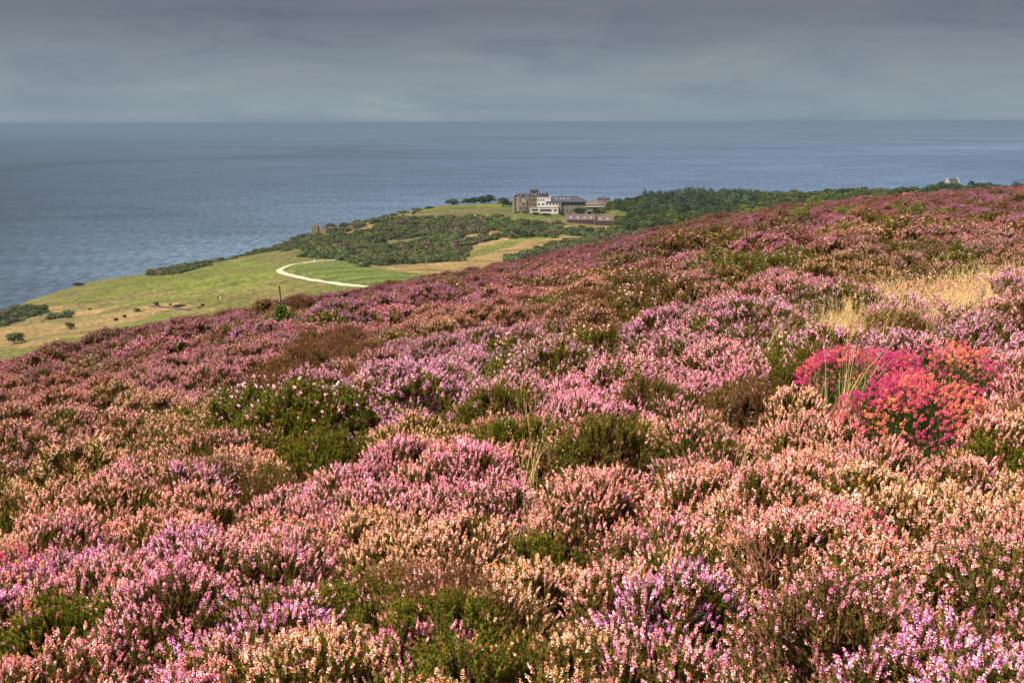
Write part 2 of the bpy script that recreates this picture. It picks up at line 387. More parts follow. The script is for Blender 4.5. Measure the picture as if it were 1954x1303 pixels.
# ------------------------------------------------------------------ land sheet, coloured by what grows on it
def inpoly(px, py, poly):
    c = np.zeros(px.shape, bool); n = len(poly)
    for i in range(n):
        x0, y0 = poly[i]; x1, y1 = poly[(i + 1) % n]
        if y0 == y1: continue
        c ^= ((py < y0) != (py < y1)) & (px < (x1 - x0) * (py - y0) / (y1 - y0) + x0)
    return c
G_FIELD, G_BRIGHT, G_STRAW, G_SCRUB, G_LAWN, G_OLIVE, G_BROWN = (0.15,0.16,0.034),(0.128,0.152,0.036),(0.30,0.195,0.078),(0.06,0.068,0.028),(0.11,0.12,0.034),(0.155,0.135,0.048),(0.19,0.12,0.06)
ZONES = [
 ([(-400,600),(90,584),(240,583),(330,578),(470,600),(470,760),(-400,900)], G_STRAW),
 ([(-100,672),(33,661),(82,657),(123,645),(184,634),(215,622),(260,612),(300,602),(365,597),(420,590),(480,560),(700,560),(700,700),(-100,800)], G_FIELD),
 ([(-400,640),(0,570),(30,585),(95,585),(90,600),(0,624),(-400,700)], G_SCRUB),
 ([(85,610),(120,598),(152,597),(130,606),(98,612)], G_SCRUB),
 ([(60,580),(205,528),(330,512),(430,494),(420,503),(300,520),(190,540),(100,575)], G_OLIVE),
 ([(280,528),(290,516),(400,498),(560,455),(600,452),(620,470),(560,476),(500,482),(400,502),(350,522)], G_SCRUB),
 ([(470,492),(580,470),(590,490),(560,500),(500,500)], G_OLIVE),
 ([(560,520),(570,508),(640,498),(700,504),(830,514),(850,530),(720,548),(620,536)], G_BRIGHT),
 ([(680,500),(760,506),(850,496),(905,494),(940,482),(1000,460),(1090,448),(1160,440),(1300,436),(1300,470),(1000,540),(830,524),(700,510)], G_STRAW),
 ([(1040,470),(1120,455),(1180,448),(1290,442),(1290,480),(1000,520),(960,500)], G_SCRUB),
 ([(575,490),(600,455),(640,440),(740,418),(800,416),(980,418),(1060,428),(1190,436),(1180,448),(1000,452),(900,470),(880,500),(690,508),(640,494)], G_SCRUB),
 ([(895,472),(930,462),(980,448),(1010,440),(960,462),(900,482)], G_STRAW),
 ([(1060,433),(1110,430),(1170,432),(1160,442),(1080,440)], G_STRAW),
 ([(790,416),(800,404),(860,397),(980,394),(1000,407),(1100,410),(1110,424),(1060,428),(1000,424),(960,418)], G_LAWN),
 ([(1165,412),(1185,402),(1205,402),(1200,418),(1180,424)], G_LAWN),
 ([(700,470),(740,462),(800,452),(840,446),(846,452),(800,460),(740,472)], G_OLIVE),
 ([(850,462),(900,448),(950,440),(956,446),(900,456)], G_STRAW),
 ([(740,420),(760,408),(800,402),(795,418)], G_OLIVE),
 ([(590,452),(640,446),(700,428),(760,420),(770,424),(690,438),(640,452)], G_STRAW),
]
def land():
    xs = np.arange(-560, 1150, 2.6); ys = np.arange(400, 1660, 2.8)
    XX, YY = np.meshgrid(xs, ys); ZZ = land_z(XX, YY)
    px, py = project(np.stack([XX, YY, ZZ], -1))
    wx = (fbm(XX / 14, YY / 14, 51) - 0.5) * 26; wy = (fbm(XX / 14, YY / 14, 61) - 0.5) * 9
    c = np.empty(XX.shape + (3,)); c[:] = G_FIELD
    for poly, col in ZONES: c[inpoly(px + wx, py + wy, poly)] = col
    # old mowing lines and thin patches in the grass
    n1 = fbm(XX / 60, YY / 22, 71)[..., None]; n2 = fbm(XX / 16, YY / 9, 81)[..., None]
    br = np.clip((n1 - 0.46) * 4, 0, 0.7) * np.clip(n2 * 1.6, .3, 1)
    u_ = YY * .93 - XX * .38; lane = np.exp(-(((u_ % 47) - 20) / 1.6) ** 2) * (vnoise(XX / 70, YY / 70, 15) > .45)
    br = np.clip(br + .35 * lane[..., None], 0, .8)
    green = (np.abs(c - np.array(G_FIELD)).sum(-1, keepdims=True) < 1e-6) | (np.abs(c - np.array(G_LAWN)).sum(-1, keepdims=True) < 1e-6)
    c = np.where(green, c * (1 - br) + np.array(G_BROWN) * br, c)
    straw = np.abs(c - np.array(G_STRAW)).sum(-1, keepdims=True) < 1e-6
    n3 = fbm(XX / 24, YY / 14, 77)[..., None]; n4 = fbm(XX / 7, YY / 6, 79)[..., None]
    c = np.where(straw, c + (np.array(G_OLIVE) - c) * np.clip((n3 - .47) * 6, 0, .75), c)
    c = np.where(straw | green, c * (0.8 + .4 * n4), c)
    c = c * (0.68 + 0.64 * n2)
    bright = inpoly(px + wx * .3, py + wy * .3, ZONES[7][0])
    stripe = 0.86 + 0.26 * (np.sin((YY * 0.9 - XX * 0.35) / 3.6) > 0)
    c = np.where(bright[..., None], c * stripe[..., None], c)
    sd = edge_sd(XX, YY).reshape(XX.shape)
    cliff = np.clip(sd / 8, 0, 1)[..., None]
    c = c * (1 - cliff) + np.array((0.09, 0.085, 0.045)) * cliff
    c = c * .8
    col = np.concatenate([c, np.ones(XX.shape + (1,))], -1).reshape(-1, 4)
    v = np.stack([XX, YY, ZZ], -1).reshape(-1, 3); n, k = XX.shape
    i = np.arange(n - 1)[:, None] * k + np.arange(k - 1)[None]
    f = np.stack([i, i + 1, i + k + 1, i + k], -1).reshape(-1, 4)
    m = bpy.data.materials.new('grassland'); m.use_nodes = True; t = m.node_tree; b = t.nodes['Principled BSDF']
    at = N(t, 'ShaderNodeAttribute', attribute_name='ground'); g = N(t, 'ShaderNodeNewGeometry')
    nz = N(t, 'ShaderNodeTexNoise'); nz.inputs['Scale'].default_value = 0.35; nz.inputs['Detail'].default_value = 6; t.links.new(g.outputs['Position'], nz.inputs['Vector'])
    r = ramp(t, [(0.35, (0.62, 0.66, 0.6)), (0.62, (1.35, 1.3, 1.3))]); t.links.new(nz.outputs['Fac'], r.inputs[0])
    mm = N(t, 'ShaderNodeMix', data_type='RGBA', blend_type='MULTIPLY'); mm.inputs[0].default_value = 1.0
    t.links.new(at.outputs['Color'], mm.inputs[6]); t.links.new(r.outputs[0], mm.inputs[7]); t.links.new(mm.outputs[2], b.inputs['Base Color'])
    b.inputs['Roughness'].default_value = 0.95; b.inputs['Specular IOR Level'].default_value = 0.05
    bp = N(t, 'ShaderNodeBump'); bp.inputs['Strength'].default_value = 0.8; bp.inputs['Distance'].default_value = 0.6
    t.links.new(nz.outputs['Fac'], bp.inputs['Height']); t.links.new(bp.outputs[0], b.inputs['Normal'])
    tag(link('land', mesh_from('land', v, f, [m], {'ground': ('FLOAT_COLOR', col)}, smooth=True)), kind='structure')
land()

# ------------------------------------------------------------------ gravel track and brown footpath
def strip(name, pts, width, mtl, lift=0.12):
    q = np.array([hitland(*p)[:2] for p in pts])
    # smooth curve through the points
    out = []
    for i in range(len(q) - 1):
        p0, p1, p2, p3 = q[max(i-1, 0)], q[i], q[i+1], q[min(i+2, len(q)-1)]
        for t in np.linspace(0, 1, 12, endpoint=False):
            out.append(0.5*((2*p1)+(-p0+p2)*t+(2*p0-5*p1+4*p2-p3)*t*t+(-p0+3*p1-3*p2+p3)*t**3))
    out.append(q[-1]); q = np.array(out)
    d = np.gradient(q, axis=0); d /= np.linalg.norm(d, axis=1, keepdims=True) + 1e-9; nrm = np.stack([-d[:, 1], d[:, 0]], 1)
    w = width / 2 * (0.78 + 0.44 * vnoise(np.arange(len(q)) * 0.5, np.zeros(len(q)), 4))[:, None]
    cols = [q - nrm * w, q - nrm * w / 3, q + nrm * w / 3, q + nrm * w]
    v = []
    for c in cols: v.append(np.column_stack([c, land_z(c[:, 0], c[:, 1]) + lift]))
    v = np.stack(v, 1).reshape(-1, 3); n = len(q)
    i = np.arange(n - 1)[:, None] * 4 + np.arange(3)[None]
    f = np.stack([i, i + 1, i + 5, i + 4], -1).reshape(-1, 4)
    return tag(link(name, mesh_from(name, v, f, [mtl], smooth=True)), kind='structure')
strip('track', [(655,495.5),(630,498),(600,500.5),(570,504),(548,509),(536,514),(534,519),(546,524.5),(570,530),(610,537),(650,543),(700,548.5)], 4.3, M['gravel'], 0.25)
strip('path', [(586,478),(600,468),(612,461),(622,455)], 3.5, mat('bare_earth', (0.36, 0.22, 0.12), 0.95, 0.1, (1.0, (0.28, 0.2, 0.1), 0.4, 0.6)), 0.3)

# ------------------------------------------------------------------ leaf-cloud crowns
def leaf_cloud(seed, lobes, n, size, squash=1.0):
    """n leaf clumps on and in the lobes [(cx,cy,cz,rx,ry,rz)], each a bent quad"""
    r = np.random.default_rng(seed); L = np.array(lobes, float)
    w = (L[:, 3] * L[:, 4]); idx = r.choice(len(L), n, p=w / w.sum())
    d = r.normal(size=(n, 3)); d /= np.linalg.norm(d, axis=1, keepdims=True)
    d[:, 2] = np.where(d[:, 2] < -0.45, -d[:, 2], d[:, 2])
    rad = r.uniform(0.72, 1.06, n)[:, None] * (1 + 0.16 * np.sin(d[:, :1] * 9 + seed) * np.cos(d[:, 1:2] * 8 + seed))
    c = L[idx, :3] + d * L[idx, 3:] * rad
    nn = d + r.normal(size=(n, 3)) * 0.55; nn /= np.linalg.norm(nn, axis=1, keepdims=True)
    u = np.cross(nn, r.normal(size=(n, 3))); u /= np.linalg.norm(u, axis=1, keepdims=True); v = np.cross(nn, u)
    s = (size * r.uniform(0.6, 1.4, n))[:, None]
    q = np.stack([c - u * s - v * s * .6, c + u * s * .8 - v * s * .7, c + u * s + v * s * .6 + nn * s * .3, c - u * s * .7 + v * s * .8], 1).reshape(-1, 3)
    f = np.arange(n * 4).reshape(-1, 4)
    rn = np.clip(vnoise(c[:, 0] / (size * 5) + seed, c[:, 1] / (size * 5) + c[:, 2] / (size * 4), seed) * 0.7 + r.uniform(0, 0.3, n), 0, 1)
    return q, f, np.repeat(rn, 4)
def cloud_mesh(name, seed, lobes, n, size, m):
    v, f, rn = leaf_cloud(seed, lobes, n, size)
    return mesh_from(name, v, f, [m], {'rnd': ('FLOAT', rn)})
def lobes_round(seed, W, H, k=8):
    r = random.Random(seed); out = [(0, 0, H * .5, W * .36, W * .36, H * .4)]
    for i in range(k):
        a = r.uniform(0, 6.28); d = W * r.uniform(.12, .3); z = H * r.uniform(.22, .78)
        q = W * r.uniform(.14, .24); out.append((math.cos(a) * d, math.sin(a) * d, z, q, q, q * r.uniform(.7, .95)))
    return out
def lobes_pine(seed, W, H):
    r = random.Random(seed); out = []
    for i in range(8):
        t = i / 7; z = H * (.2 + .7 * t); q = W * .46 * (1 - t ** 1.8 * .7)
        a = r.uniform(0, 6.28); out.append((math.cos(a) * q * .4, math.sin(a) * q * .4, z, q, q, H * .1))
    return out
def trunk_mesh(name, H, r0, seed=0, limbs=4):
    r = random.Random(seed); b = MB()
    b.tube([(0, 0, -0.6), (r.uniform(-.1, .1) * H * .1, 0, H * .3), (0, r.uniform(-.1, .1) * H * .1, H * .8)], [r0, r0 * .7, r0 * .25])
    for i in range(limbs):
        a = r.uniform(0, 6.28); z = H * r.uniform(.25, .5); l = H * .3
        b.tube([(0, 0, z), (math.cos(a) * l * .6, math.sin(a) * l * .6, z + l * .4), (math.cos(a) * l, math.sin(a) * l, z + l * .9)], [r0 * .4, r0 * .25, r0 * .1], 5)
    return mesh_from(name, b.v, b.f, [M['bark']])
TREE = {}
for k in range(5):
    TREE['broad', k] = (cloud_mesh('crown', 100 + k, lobes_round(k, 1.0, 1.0, 9), 900, 0.036, FM['broad']), trunk_mesh('trunk', 1.0, 0.03, k))
    TREE['dark', k] = (cloud_mesh('crown', 140 + k, lobes_round(k + 30, 1.0, 1.0, 9), 900, 0.034, FM['dark']), TREE['broad', k][1])
    TREE['pine', k] = (cloud_mesh('crown', 120 + k, lobes_pine(k, 1.0, 1.0), 900, 0.034, FM['pine']), TREE['broad', k][1])
def tree(name, kind, loc, W, H, label, cat='tree', group=None, k=None, rz=None):
    k = random.randrange(5) if k is None else k
    e = empty(name, loc, label, cat, group, random.uniform(0, 6.28) if rz is None else rz)
    for nm, me in zip(('crown', 'trunk'), TREE[kind, k]):
        o = link(nm, me, e); o.scale = (W, W, H)
    return e

# ------------------------------------------------------------------ buildings
class Building:
    """front wall seen from the moor; x runs along it and z up, both in photo pixels times the metres each spans there; y in metres, inward"""
    def __init__(s, name, px, py, Y, label, cat, yaw=0.0, px_ref=None):
        s.s = mpp(Y); s.px, s.py = px, py
        p = P(px, py, Y); s.loc = p
        s.e = empty(name, p, label, cat, None, yaw)
    def X(s, x): return (x - s.px) * s.s
    def Z(s, y): return (s.py - y) * s.s
    def box(s, name, m, x0, x1, ytop, ybot, y0, y1, parent=None, base=False):
        b = MB(); b.box(s.X(x0), s.X(x1), y0, y1, s.Z(ybot), s.Z(ytop)); return b.build(name, m, parent or s.e)
    def roof(s, name, m, x0, x1, yeave, yridge, y0, y1, h0=0, h1=0, yr=None, parent=None):
        b = MB(); b.prism(s.X(x0), s.X(x1), y0, y1, s.Z(yeave), s.Z(yridge), h0 * s.s, h1 * s.s, yr); return b.build(name, m, parent or s.e)
    def window(s, x, y, w, h, yf, frame='white', pane='glass', name='window', mull=1):
        hw, hh = w / 2 * s.s, h / 2 * s.s; cx, cz = s.X(x), s.Z(y); b = MB(); t = 0.14
        b.box(cx-hw-t, cx-hw, yf-.1, yf+.12, cz-hh-t, cz+hh+t); b.box(cx+hw, cx+hw+t, yf-.1, yf+.12, cz-hh-t, cz+hh+t)
        b.box(cx-hw, cx+hw, yf-.1, yf+.12, cz+hh, cz+hh+t); b.box(cx-hw, cx+hw, yf-.14, yf+.12, cz-hh-t, cz-hh)
        for i in range(mull):
            mx = cx - hw + 2 * hw * (i + 1) / (mull + 1); b.box(mx-.04, mx+.04, yf-.08, yf-.03, cz-hh, cz+hh)
        f = b.build(name, M[frame], s.e)
        g = MB(); g.box(cx-hw, cx+hw, yf-.03, yf+.05, cz-hh, cz+hh); g.build('pane', M[pane], f)
        return f
# hotel: stone block, white block, long slate wing -- one building
def hotel():
    B = Building('hotel', 1030, 405, 1100, 'large stone and white hotel with slate roofs on the headland lawn', 'hotel', R(-4))
    B.box('wall', M['stone'], 979, 1025, 378, 412, 0, 13)
    for x0, x1 in ((979, 982), (987, 990.5), (1006, 1009)): B.box('buttress', M['trim'], x0, x1, 379, 412, -0.5, -0.003)
    B.box('bay', M['stone'], 990.5, 1006, 380, 411, -1.6, -0.004)
    B.box('cornice', M['trim'], 978.4, 1025, 377.2, 378.4, -.5, 13.4)
    B.box('string_course', M['trim'], 990.3, 1006.2, 392.6, 393.4, -1.8, -.5)
    B.roof('roof', M['slate'], 978.5, 1046, 377.2, 370.6, -0.4, 13.3, 7, 7)
    for x, w in ((985.5, 5), (999, 8), (1011, 5), (1019.5, 5)):
        b = MB(); b.box(B.X(x-w/2), B.X(x+w/2), .3, 5, B.Z(377), B.Z(374.6)); b.gable(B.X(x-w/2-.4), B.X(x+w/2+.4), .1, 6, B.Z(374.6)+.002, B.Z(371.6))
        d = b.build('dormer', M['slate'], B.e)
        b = MB(); b.box(B.X(x-w/2+.8), B.X(x+w/2-.8), .2, .29, B.Z(376.7), B.Z(374.9)); b.build('pane', M['glass'], d)
        b = MB(); b.tube([(B.X(x-w/2-.4), .0, B.Z(374.6)), (B.X(x), .0, B.Z(371.5)), (B.X(x+w/2+.4), .0, B.Z(374.6))], .16, 4); b.build('bargeboard', M['trim'], d)
    c = B.box('chimney', M['trim'], 986.5, 988.5, 369.6, 376, 2, 3.5)
    c = B.box('chimney', M['trim'], 1021.6, 1023.6, 370, 376.6, 1.2, 3.0)
    c = B.box('chimney', M['dark'], 1042.2, 1044.8, 367.8, 377, 4, 6)
    B.box('tank_house', M['trim'], 1015, 1023, 368.9, 373, 5, 9)
    B.box('tank', M['dark'], 1011, 1027.2, 364.2, 368.9, 4.4, 9.8)
    B.box('plant_room', M['dark'], 1029, 1042, 371.6, 377, 1.4, 6)
    for x, y, w, h in ((984.6, 382.8, 2.6, 4), (984.6, 390.4, 2.6, 4), (984.6, 399, 2.6, 4.4)): B.window(x, y, w, h, 0, 'trim')
    for x, y, w, h in ((1011.6, 383, 2.2, 4), (1016, 383, 2.2, 4), (1020.7, 383, 2.8, 4.2), (1011.6, 390.8, 2.2, 4), (1016, 390.8, 2.2, 4), (1020.7, 390.8, 2.8, 4.2)): B.window(x, y, w, h, 0, 'trim')
    B.window(999.5, 383, 6, 4.4, -1.6, 'white', 'skylight', mull=2); B.window(999.5, 389.4, 6, 5, -1.6, 'white', 'glass', mull=2)
    for x in (993.6, 997.5, 1001.4, 1004.6): B.window(x, 398.4, 1.8, 5, -1.6, 'trim')
    # white block
    B.box('white_wall', M['white'], 1025.003, 1051, 377.4, 412, -0.3, 13)
    B.box('white_wall', M['white'], 1051.003, 1064.8, 385.5, 412, -0.32, 12)
    B.box('parapet', M['trim'], 1025, 1050.8, 376.8, 377.6, -.5, 1)
    for x in (1027.6, 1032.2, 1037.2): B.window(x, 382.3, 2.4, 3.4, -.3)
    for x in (1028.4, 1036.2): B.window(x, 390.2, 4.6, 3.4, -.3, mull=2)
    for x in (1043.6, 1049.6): B.window(x, 390.2, 2.8, 3.6, -.3)
    for x in (1055.6, 1061.4): B.window(x, 390.2, 2.8, 3.6, -.32)
    B.box('sun_lounge', M['white'], 1012.3, 1065.1, 396.2, 407, -5, -0.323)
    B.box('sun_lounge_roof', M['trim'], 1012, 1065.4, 395.2, 396.2, -5.3, -0.33)
    B.window(1021, 400.4, 12.5, 4.6, -5, mull=5); B.window(1041.4, 400.9, 22, 4.6, -5, mull=9); B.window(1059.6, 400.9, 6.2, 4.6, -5, pane='brick', mull=2)
    B.box('plinth', M['brick'], 1012.5, 1070, 407, 414, -4.9, 6)
    # hipped wing
    B.box('wing_end', M['stone_grey'], 1065.1, 1071, 386.3, 414, -1.0, 14)
    B.box('wing_wall', M['stone_grey'], 1071.003, 1115, 386.5, 414, 0.6, 14)
    B.roof('wing_roof', M['slate'], 1041, 1117.5, 386, 375.6, -1.3, 15, 15, 19)
    for x in (1060.5, 1069, 1075.5, 1083): B.box_sky = None; sky_light(B, x, 380.4, 3.6)
    for x in (1074.5, 1082, 1090, 1097, 1104, 1111): B.window(x, 391.2, 2.8, 4.2, .6, 'trim')
    for x in (1074.5, 1082, 1090, 1097, 1104, 1111): B.window(x, 401.8, 2.8, 4.6, .6, 'trim')
    B.box('string_course', M['trim'], 1071, 1115, 396.2, 397, .45, .597)
    B.box('gutter', M['dark'], 1070, 1117, 386.6, 387.4, -.2, .3)
    for x in (1078.2, 1100.4): B.box('downpipe', M['dark'], x, x + .5, 387, 408, .42, .597)
def sky_light(B, x, y, w, h=1.8, m='skylight', slope=0.6, name='skylight'):
    """glass laid on the front slope of the last roof"""
    ro = [c for c in B.e.children if c.name.split('.')[0] in ('roof', 'wing_roof')][-1]
    v = [q.co for q in ro.data.vertices]; e0, r0 = v[0], v[4]
    zc = B.Z(y); hh = h / 2 * B.s
    ysl = lambda z: e0.y + (r0.y - e0.y) * (z - e0.z) / (r0.z - e0.z)
    b = MB(); z0, z1 = zc - hh, zc + hh; x0, x1 = B.X(x - w/2), B.X(x + w/2); o = .12
    b.add([(x0, ysl(z0)-o, z0+o), (x1, ysl(z0)-o, z0+o), (x1, ysl(z1)-o, z1+o), (x0, ysl(z1)-o, z1+o),
           (x0, ysl(z0)+.1, z0-.05), (x1, ysl(z0)+.1, z0-.05), (x1, ysl(z1)+.1, z1-.05), (x0, ysl(z1)+.1, z1-.05)],
          [(0,1,2,3),(0,4,5,1),(1,5,6,2),(2,6,7,3),(3,7,4,0)])
    return b.build(name, M[m], B.e)
hotel()
def annex():
    B = Building('guest_house', 1134, 400, 1150, 'low tan roofed house with white dormers half hidden by trees beside the hotel', 'house', R(-3))
    B.box('wall', M['stone_grey'], 1117.5, 1151, 391.5, 412, 0, 9)
    B.roof('roof', M['tan'], 1116, 1152, 391.5, 383.6, -.6, 9.6, 3, 3)
    for x in (1122.5, 1127.5, 1132.3, 1137.4):
        b = MB(); b.box(B.X(x-1.3), B.X(x+1.3), .4, 3, B.Z(391), B.Z(388.4)); d = b.build('dormer', M['white'], B.e)
        g = MB(); g.box(B.X(x-.8), B.X(x+.8), .33, .397, B.Z(390.6), B.Z(388.9)); g.build('pane', M['skylight'], d)
    B.box('balcony', M['white'], 1118, 1151, 393.6, 395, -1.4, -.003)
    for x in (1122, 1129, 1136, 1145): B.window(x, 401.5, 2.6, 4.5, 0)
    B2 = Building('slate_roofed_house', 1150, 395, 1230, 'dark slate roof just showing above the trees behind the guest house', 'house', R(-3))
    B2.box('wall', M['stone_grey'], 1140, 1164, 381, 398, 0, 9); B2.roof('roof', M['slate'], 1139, 1165, 381.5, 377.4, -.5, 9.5, 3, 3)
    B2.box('chimney', M['stone'], 1150, 1152, 375.6, 379, 4, 5.4)
annex()
def cottages():
    B = Building('terraced_cottages', 1081, 428, 1055, 'long low red tiled terrace with six skylights below the hotel', 'building', R(-7))
    B.box('wall', M['brick'], 1082, 1135, 419.4, 434, 0, 7); 
    B.roof('roof', M['tile'], 1080.6, 1134.4, 419.8, 409.6, -.6, 7.6, 0, 0)
    for x in (1089, 1102, 1114.6, 1126.4): sky_light(B, x, 415.8, 3.8, 3.2)
    B.box('party_wall', M['tile'], 1134.4, 1135.9, 412, 436, -.9, 7.6)
    B.box('wall', M['brick'], 1135.9, 1168.6, 421.2, 437, 0, 7)
    B.roof('roof', M['tile'], 1135.9, 1169.4, 421.6, 411.6, -.6, 7.6, 0, 0)
    for x in (1143.6, 1157.6): sky_light(B, x, 417.6, 4.0, 3.2)
    for x in (1087, 1093, 1099, 1108, 1114, 1121, 1129): B.window(x, 424.5, 2.6, 3.8, 0, 'brick')
    for x in (1140, 1146, 1153, 1160): B.window(x, 426.6, 2.6, 3.8, 0, 'brick')
    for x in (1104, 1125.5, 1136.9, 1164): B.box('doorway', M['dark'], x, x + 1.6, 421.8, 431, -.12, -.003)
    B.box('terrace_wall', M['ruin'], 1076, 1120, 430, 436, -3.6, -3)
cottages()
def white_house():
    B = Building('white_house', 1820, 357, 1160, 'white gabled house with grey roof on the skyline above the wood', 'house', R(14))
    off = mat('hazed_white_render', (.27, .265, .25), .85, .15, (.5, (.33, .32, .30), .4, .6))  # white walls dimmed to grey, distance haze put into the colour
    B.box('wall', off, 1810, 1833, 350.6, 368, 0, 8)
    B.roof('roof', M['slate'], 1812, 1831, 350.9, 342.2, -.5, 8.5, 0, 0)
    for a, b_ in ((1810, 1812), (1831, 1833)):
        g = MB(); g.prism(B.X(a), B.X(b_), -.2, 8.2, B.Z(350.6) + .002, B.Z(341.6)); g.build('gable', off, B.e)
    B.box('chimney', off, 1810.2, 1812.2, 340, 346, 3, 5); B.box('chimney', off, 1830.8, 1833, 338.6, 346, 3, 5)
    for x in (1815, 1821, 1827): B.window(x, 354, 2, 2.6, 0)
white_house()
def orange_house():
    B = Building('orange_roofed_house', 1740, 376, 900, 'bright orange tiled roof showing over the edge of the moor', 'house', R(5))
    B.box('wall', M['white'], 1727, 1753, 374, 392, 0, 8); B.roof('roof', M['orange'], 1725, 1755, 374.8, 369.0, -.6, 8.6, 2, 4)
    B.box('chimney', M['trim'], 1729.4, 1731.6, 367.8, 373, 2, 3.2)
orange_house()

# ------------------------------------------------------------------ mock castle wall on the cliff
def wall_run(name, pts, thick, m, label, cat, crenel=0.0, parts=None):
    """pts: (px, py_top, py_base, Y)"""
    o0 = P(pts[0][0], pts[0][2], pts[0][3]); e = MB()
    W = [(P(p[0], p[1], p[3]) , P(p[0], p[2], p[3])) for p in pts]
    for (t0, b0), (t1, b1) in zip(W[:-1], W[1:]):
        t0, b0, t1, b1 = [Vector(q - o0) for q in (t0, b0, t1, b1)]
        d = (b1 - b0); d.z = 0; L = d.length; d.normalize(); n = Vector((-d.y, d.x, 0)) * thick
        lo = min(b0.z, b1.z) - 1.5
        e.add([(b0.x, b0.y, lo), (b1.x, b1.y, lo), (b1.x+n.x, b1.y+n.y, lo), (b0.x+n.x, b0.y+n.y, lo),
               (t0.x, t0.y, t0.z), (t1.x, t1.y, t1.z), (t1.x+n.x, t1.y+n.y, t1.z), (t0.x+n.x, t0.y+n.y, t0.z)],
              [(0,3,2,1),(4,5,6,7),(0,1,5,4),(1,2,6,5),(2,3,7,6),(3,0,4,7)])
        if crenel:
            k = max(1, int(L / 1.6))
            for i in range(k):
                if i % 2: continue
                a = t0.lerp(t1, i / k); c = t0.lerp(t1, (i + 1) / k)
                e.add([(a.x, a.y, a.z-.02), (c.x, c.y, c.z-.02), (c.x+n.x, c.y+n.y, c.z-.02), (a.x+n.x, a.y+n.y, a.z-.02),
                       (a.x, a.y, a.z+crenel), (c.x, c.y, c.z+crenel), (c.x+n.x, c.y+n.y, c.z+crenel), (a.x+n.x, a.y+n.y, a.z+crenel)],
                      [(4,5,6,7),(0,1,5,4),(1,2,6,5),(2,3,7,6),(3,0,4,7)])
    o = e.build(name, m); o.location = o0
    return tag(o, label, cat)
def castle():
    Y = 1095; base = P(600, 449, Y); s = mpp(Y)
    e = empty('castle_ruin', base, 'ochre battlemented stone wall with square corner tower on the cliff edge', 'ruin')
    def bx(name, x0, x1, yt, yb, y0, y1, m='ruin', cren=0):
        b = MB(); X0, X1, Z0, Z1 = (x0-600)*s, (x1-600)*s, (449-yb)*s, (449-yt)*s
        b.box(X0, X1, y0, y1, Z0, Z1)
        if cren:
            k = max(3, int((X1 - X0) / 1.3)); k += 1 - k % 2
            for i in range(0, k, 2):
                b.box(X0+(X1-X0)*i/k, X0+(X1-X0)*(i+1)/k, y0, y0+.7, Z1-.01, Z1+cren); b.box(X0+(X1-X0)*i/k, X0+(X1-X0)*(i+1)/k, y1-.7, y1, Z1-.01, Z1+cren)
        return b.build(name, M[m], e)
    bx('tower', 595, 607, 433, 454, 0, 6, cren=.9)
    bx('wall', 607.01, 623, 434.8, 452, 1, 2.4, cren=.6)
    bx('buttress', 623.01, 625, 434, 452, .2, 2.6, 'dark')
    bx('wall', 625.01, 640, 434.6, 447, 1.2, 2.6, cren=.5)
    bx('wall', 640.01, 662, 434.2, 442.5, 1.5, 2.8)
    bx('roof', 645, 661, 436.6, 439.2, .6, 1.49, 'brick')
    bx('wall', 662.01, 672, 431.8, 442, 2.0, 3.4)
    bx('stair_tower', 637, 641, 444, 456, -6, -4.4)
    bx('stair_wall', 628, 637, 451, 456, -6, -5.2)
    b = MB(); b.box((605-600)*s, (606-600)*s, -.05, -.003, (449-447)*s, (449-444.5)*s); b.build('doorway', M['dark'], e)
castle()
FW = [(786, 404.5, 414, 1165), (789, 402.6, 408, 1180), (797, 400.6, 403.5, 1200), (815, 397.6, 400.5, 1225), (832, 394.4, 398, 1245), (850, 392.0, 396.6, 1250), (880, 391.4, 396, 1252), (915, 390.9, 395.4, 1252), (948, 391, 395, 1252), (957, 392.2, 395, 1252)]
wall_run('field_wall', FW, 1.0, mat('pink_sandstone', (0.22, 0.12, 0.075), 0.9, 0.1, (0.5, (0.3, 0.2, 0.12), 0.4, 0.6)), 'long pinkish stone boundary wall along the top of the green lawn', 'wall')
wall_run('garden_wall', [(1052, 421.5, 424, 1080), (1062, 420, 423, 1084), (1076, 420, 424, 1082), (1082, 422, 426, 1076)], .8, M['stone_grey'], 'low grey garden wall between the hotel and the red terrace', 'wall')
_dr = mat('dark_red_stone', (0.09, 0.06, 0.045), 0.95, 0.1, (0.5, (0.14, 0.09, 0.065), 0.4, 0.6))
_pts = []
for _x, _y in ((284, 585.6), (300, 587), (315, 588.6), (332, 590.2), (347, 592), (362, 594)):
    _g = hitland(_x, _y); _b = project(_g); _t = project(_g + np.array([0, 0, 1.0])); _pts.append((float(_b[0]), float(_t[1]), float(_b[1]), _g[1]))
wall_run('retaining_wall', _pts, .7, _dr, 'low dark reddish bank wall across the straw coloured field', 'wall')

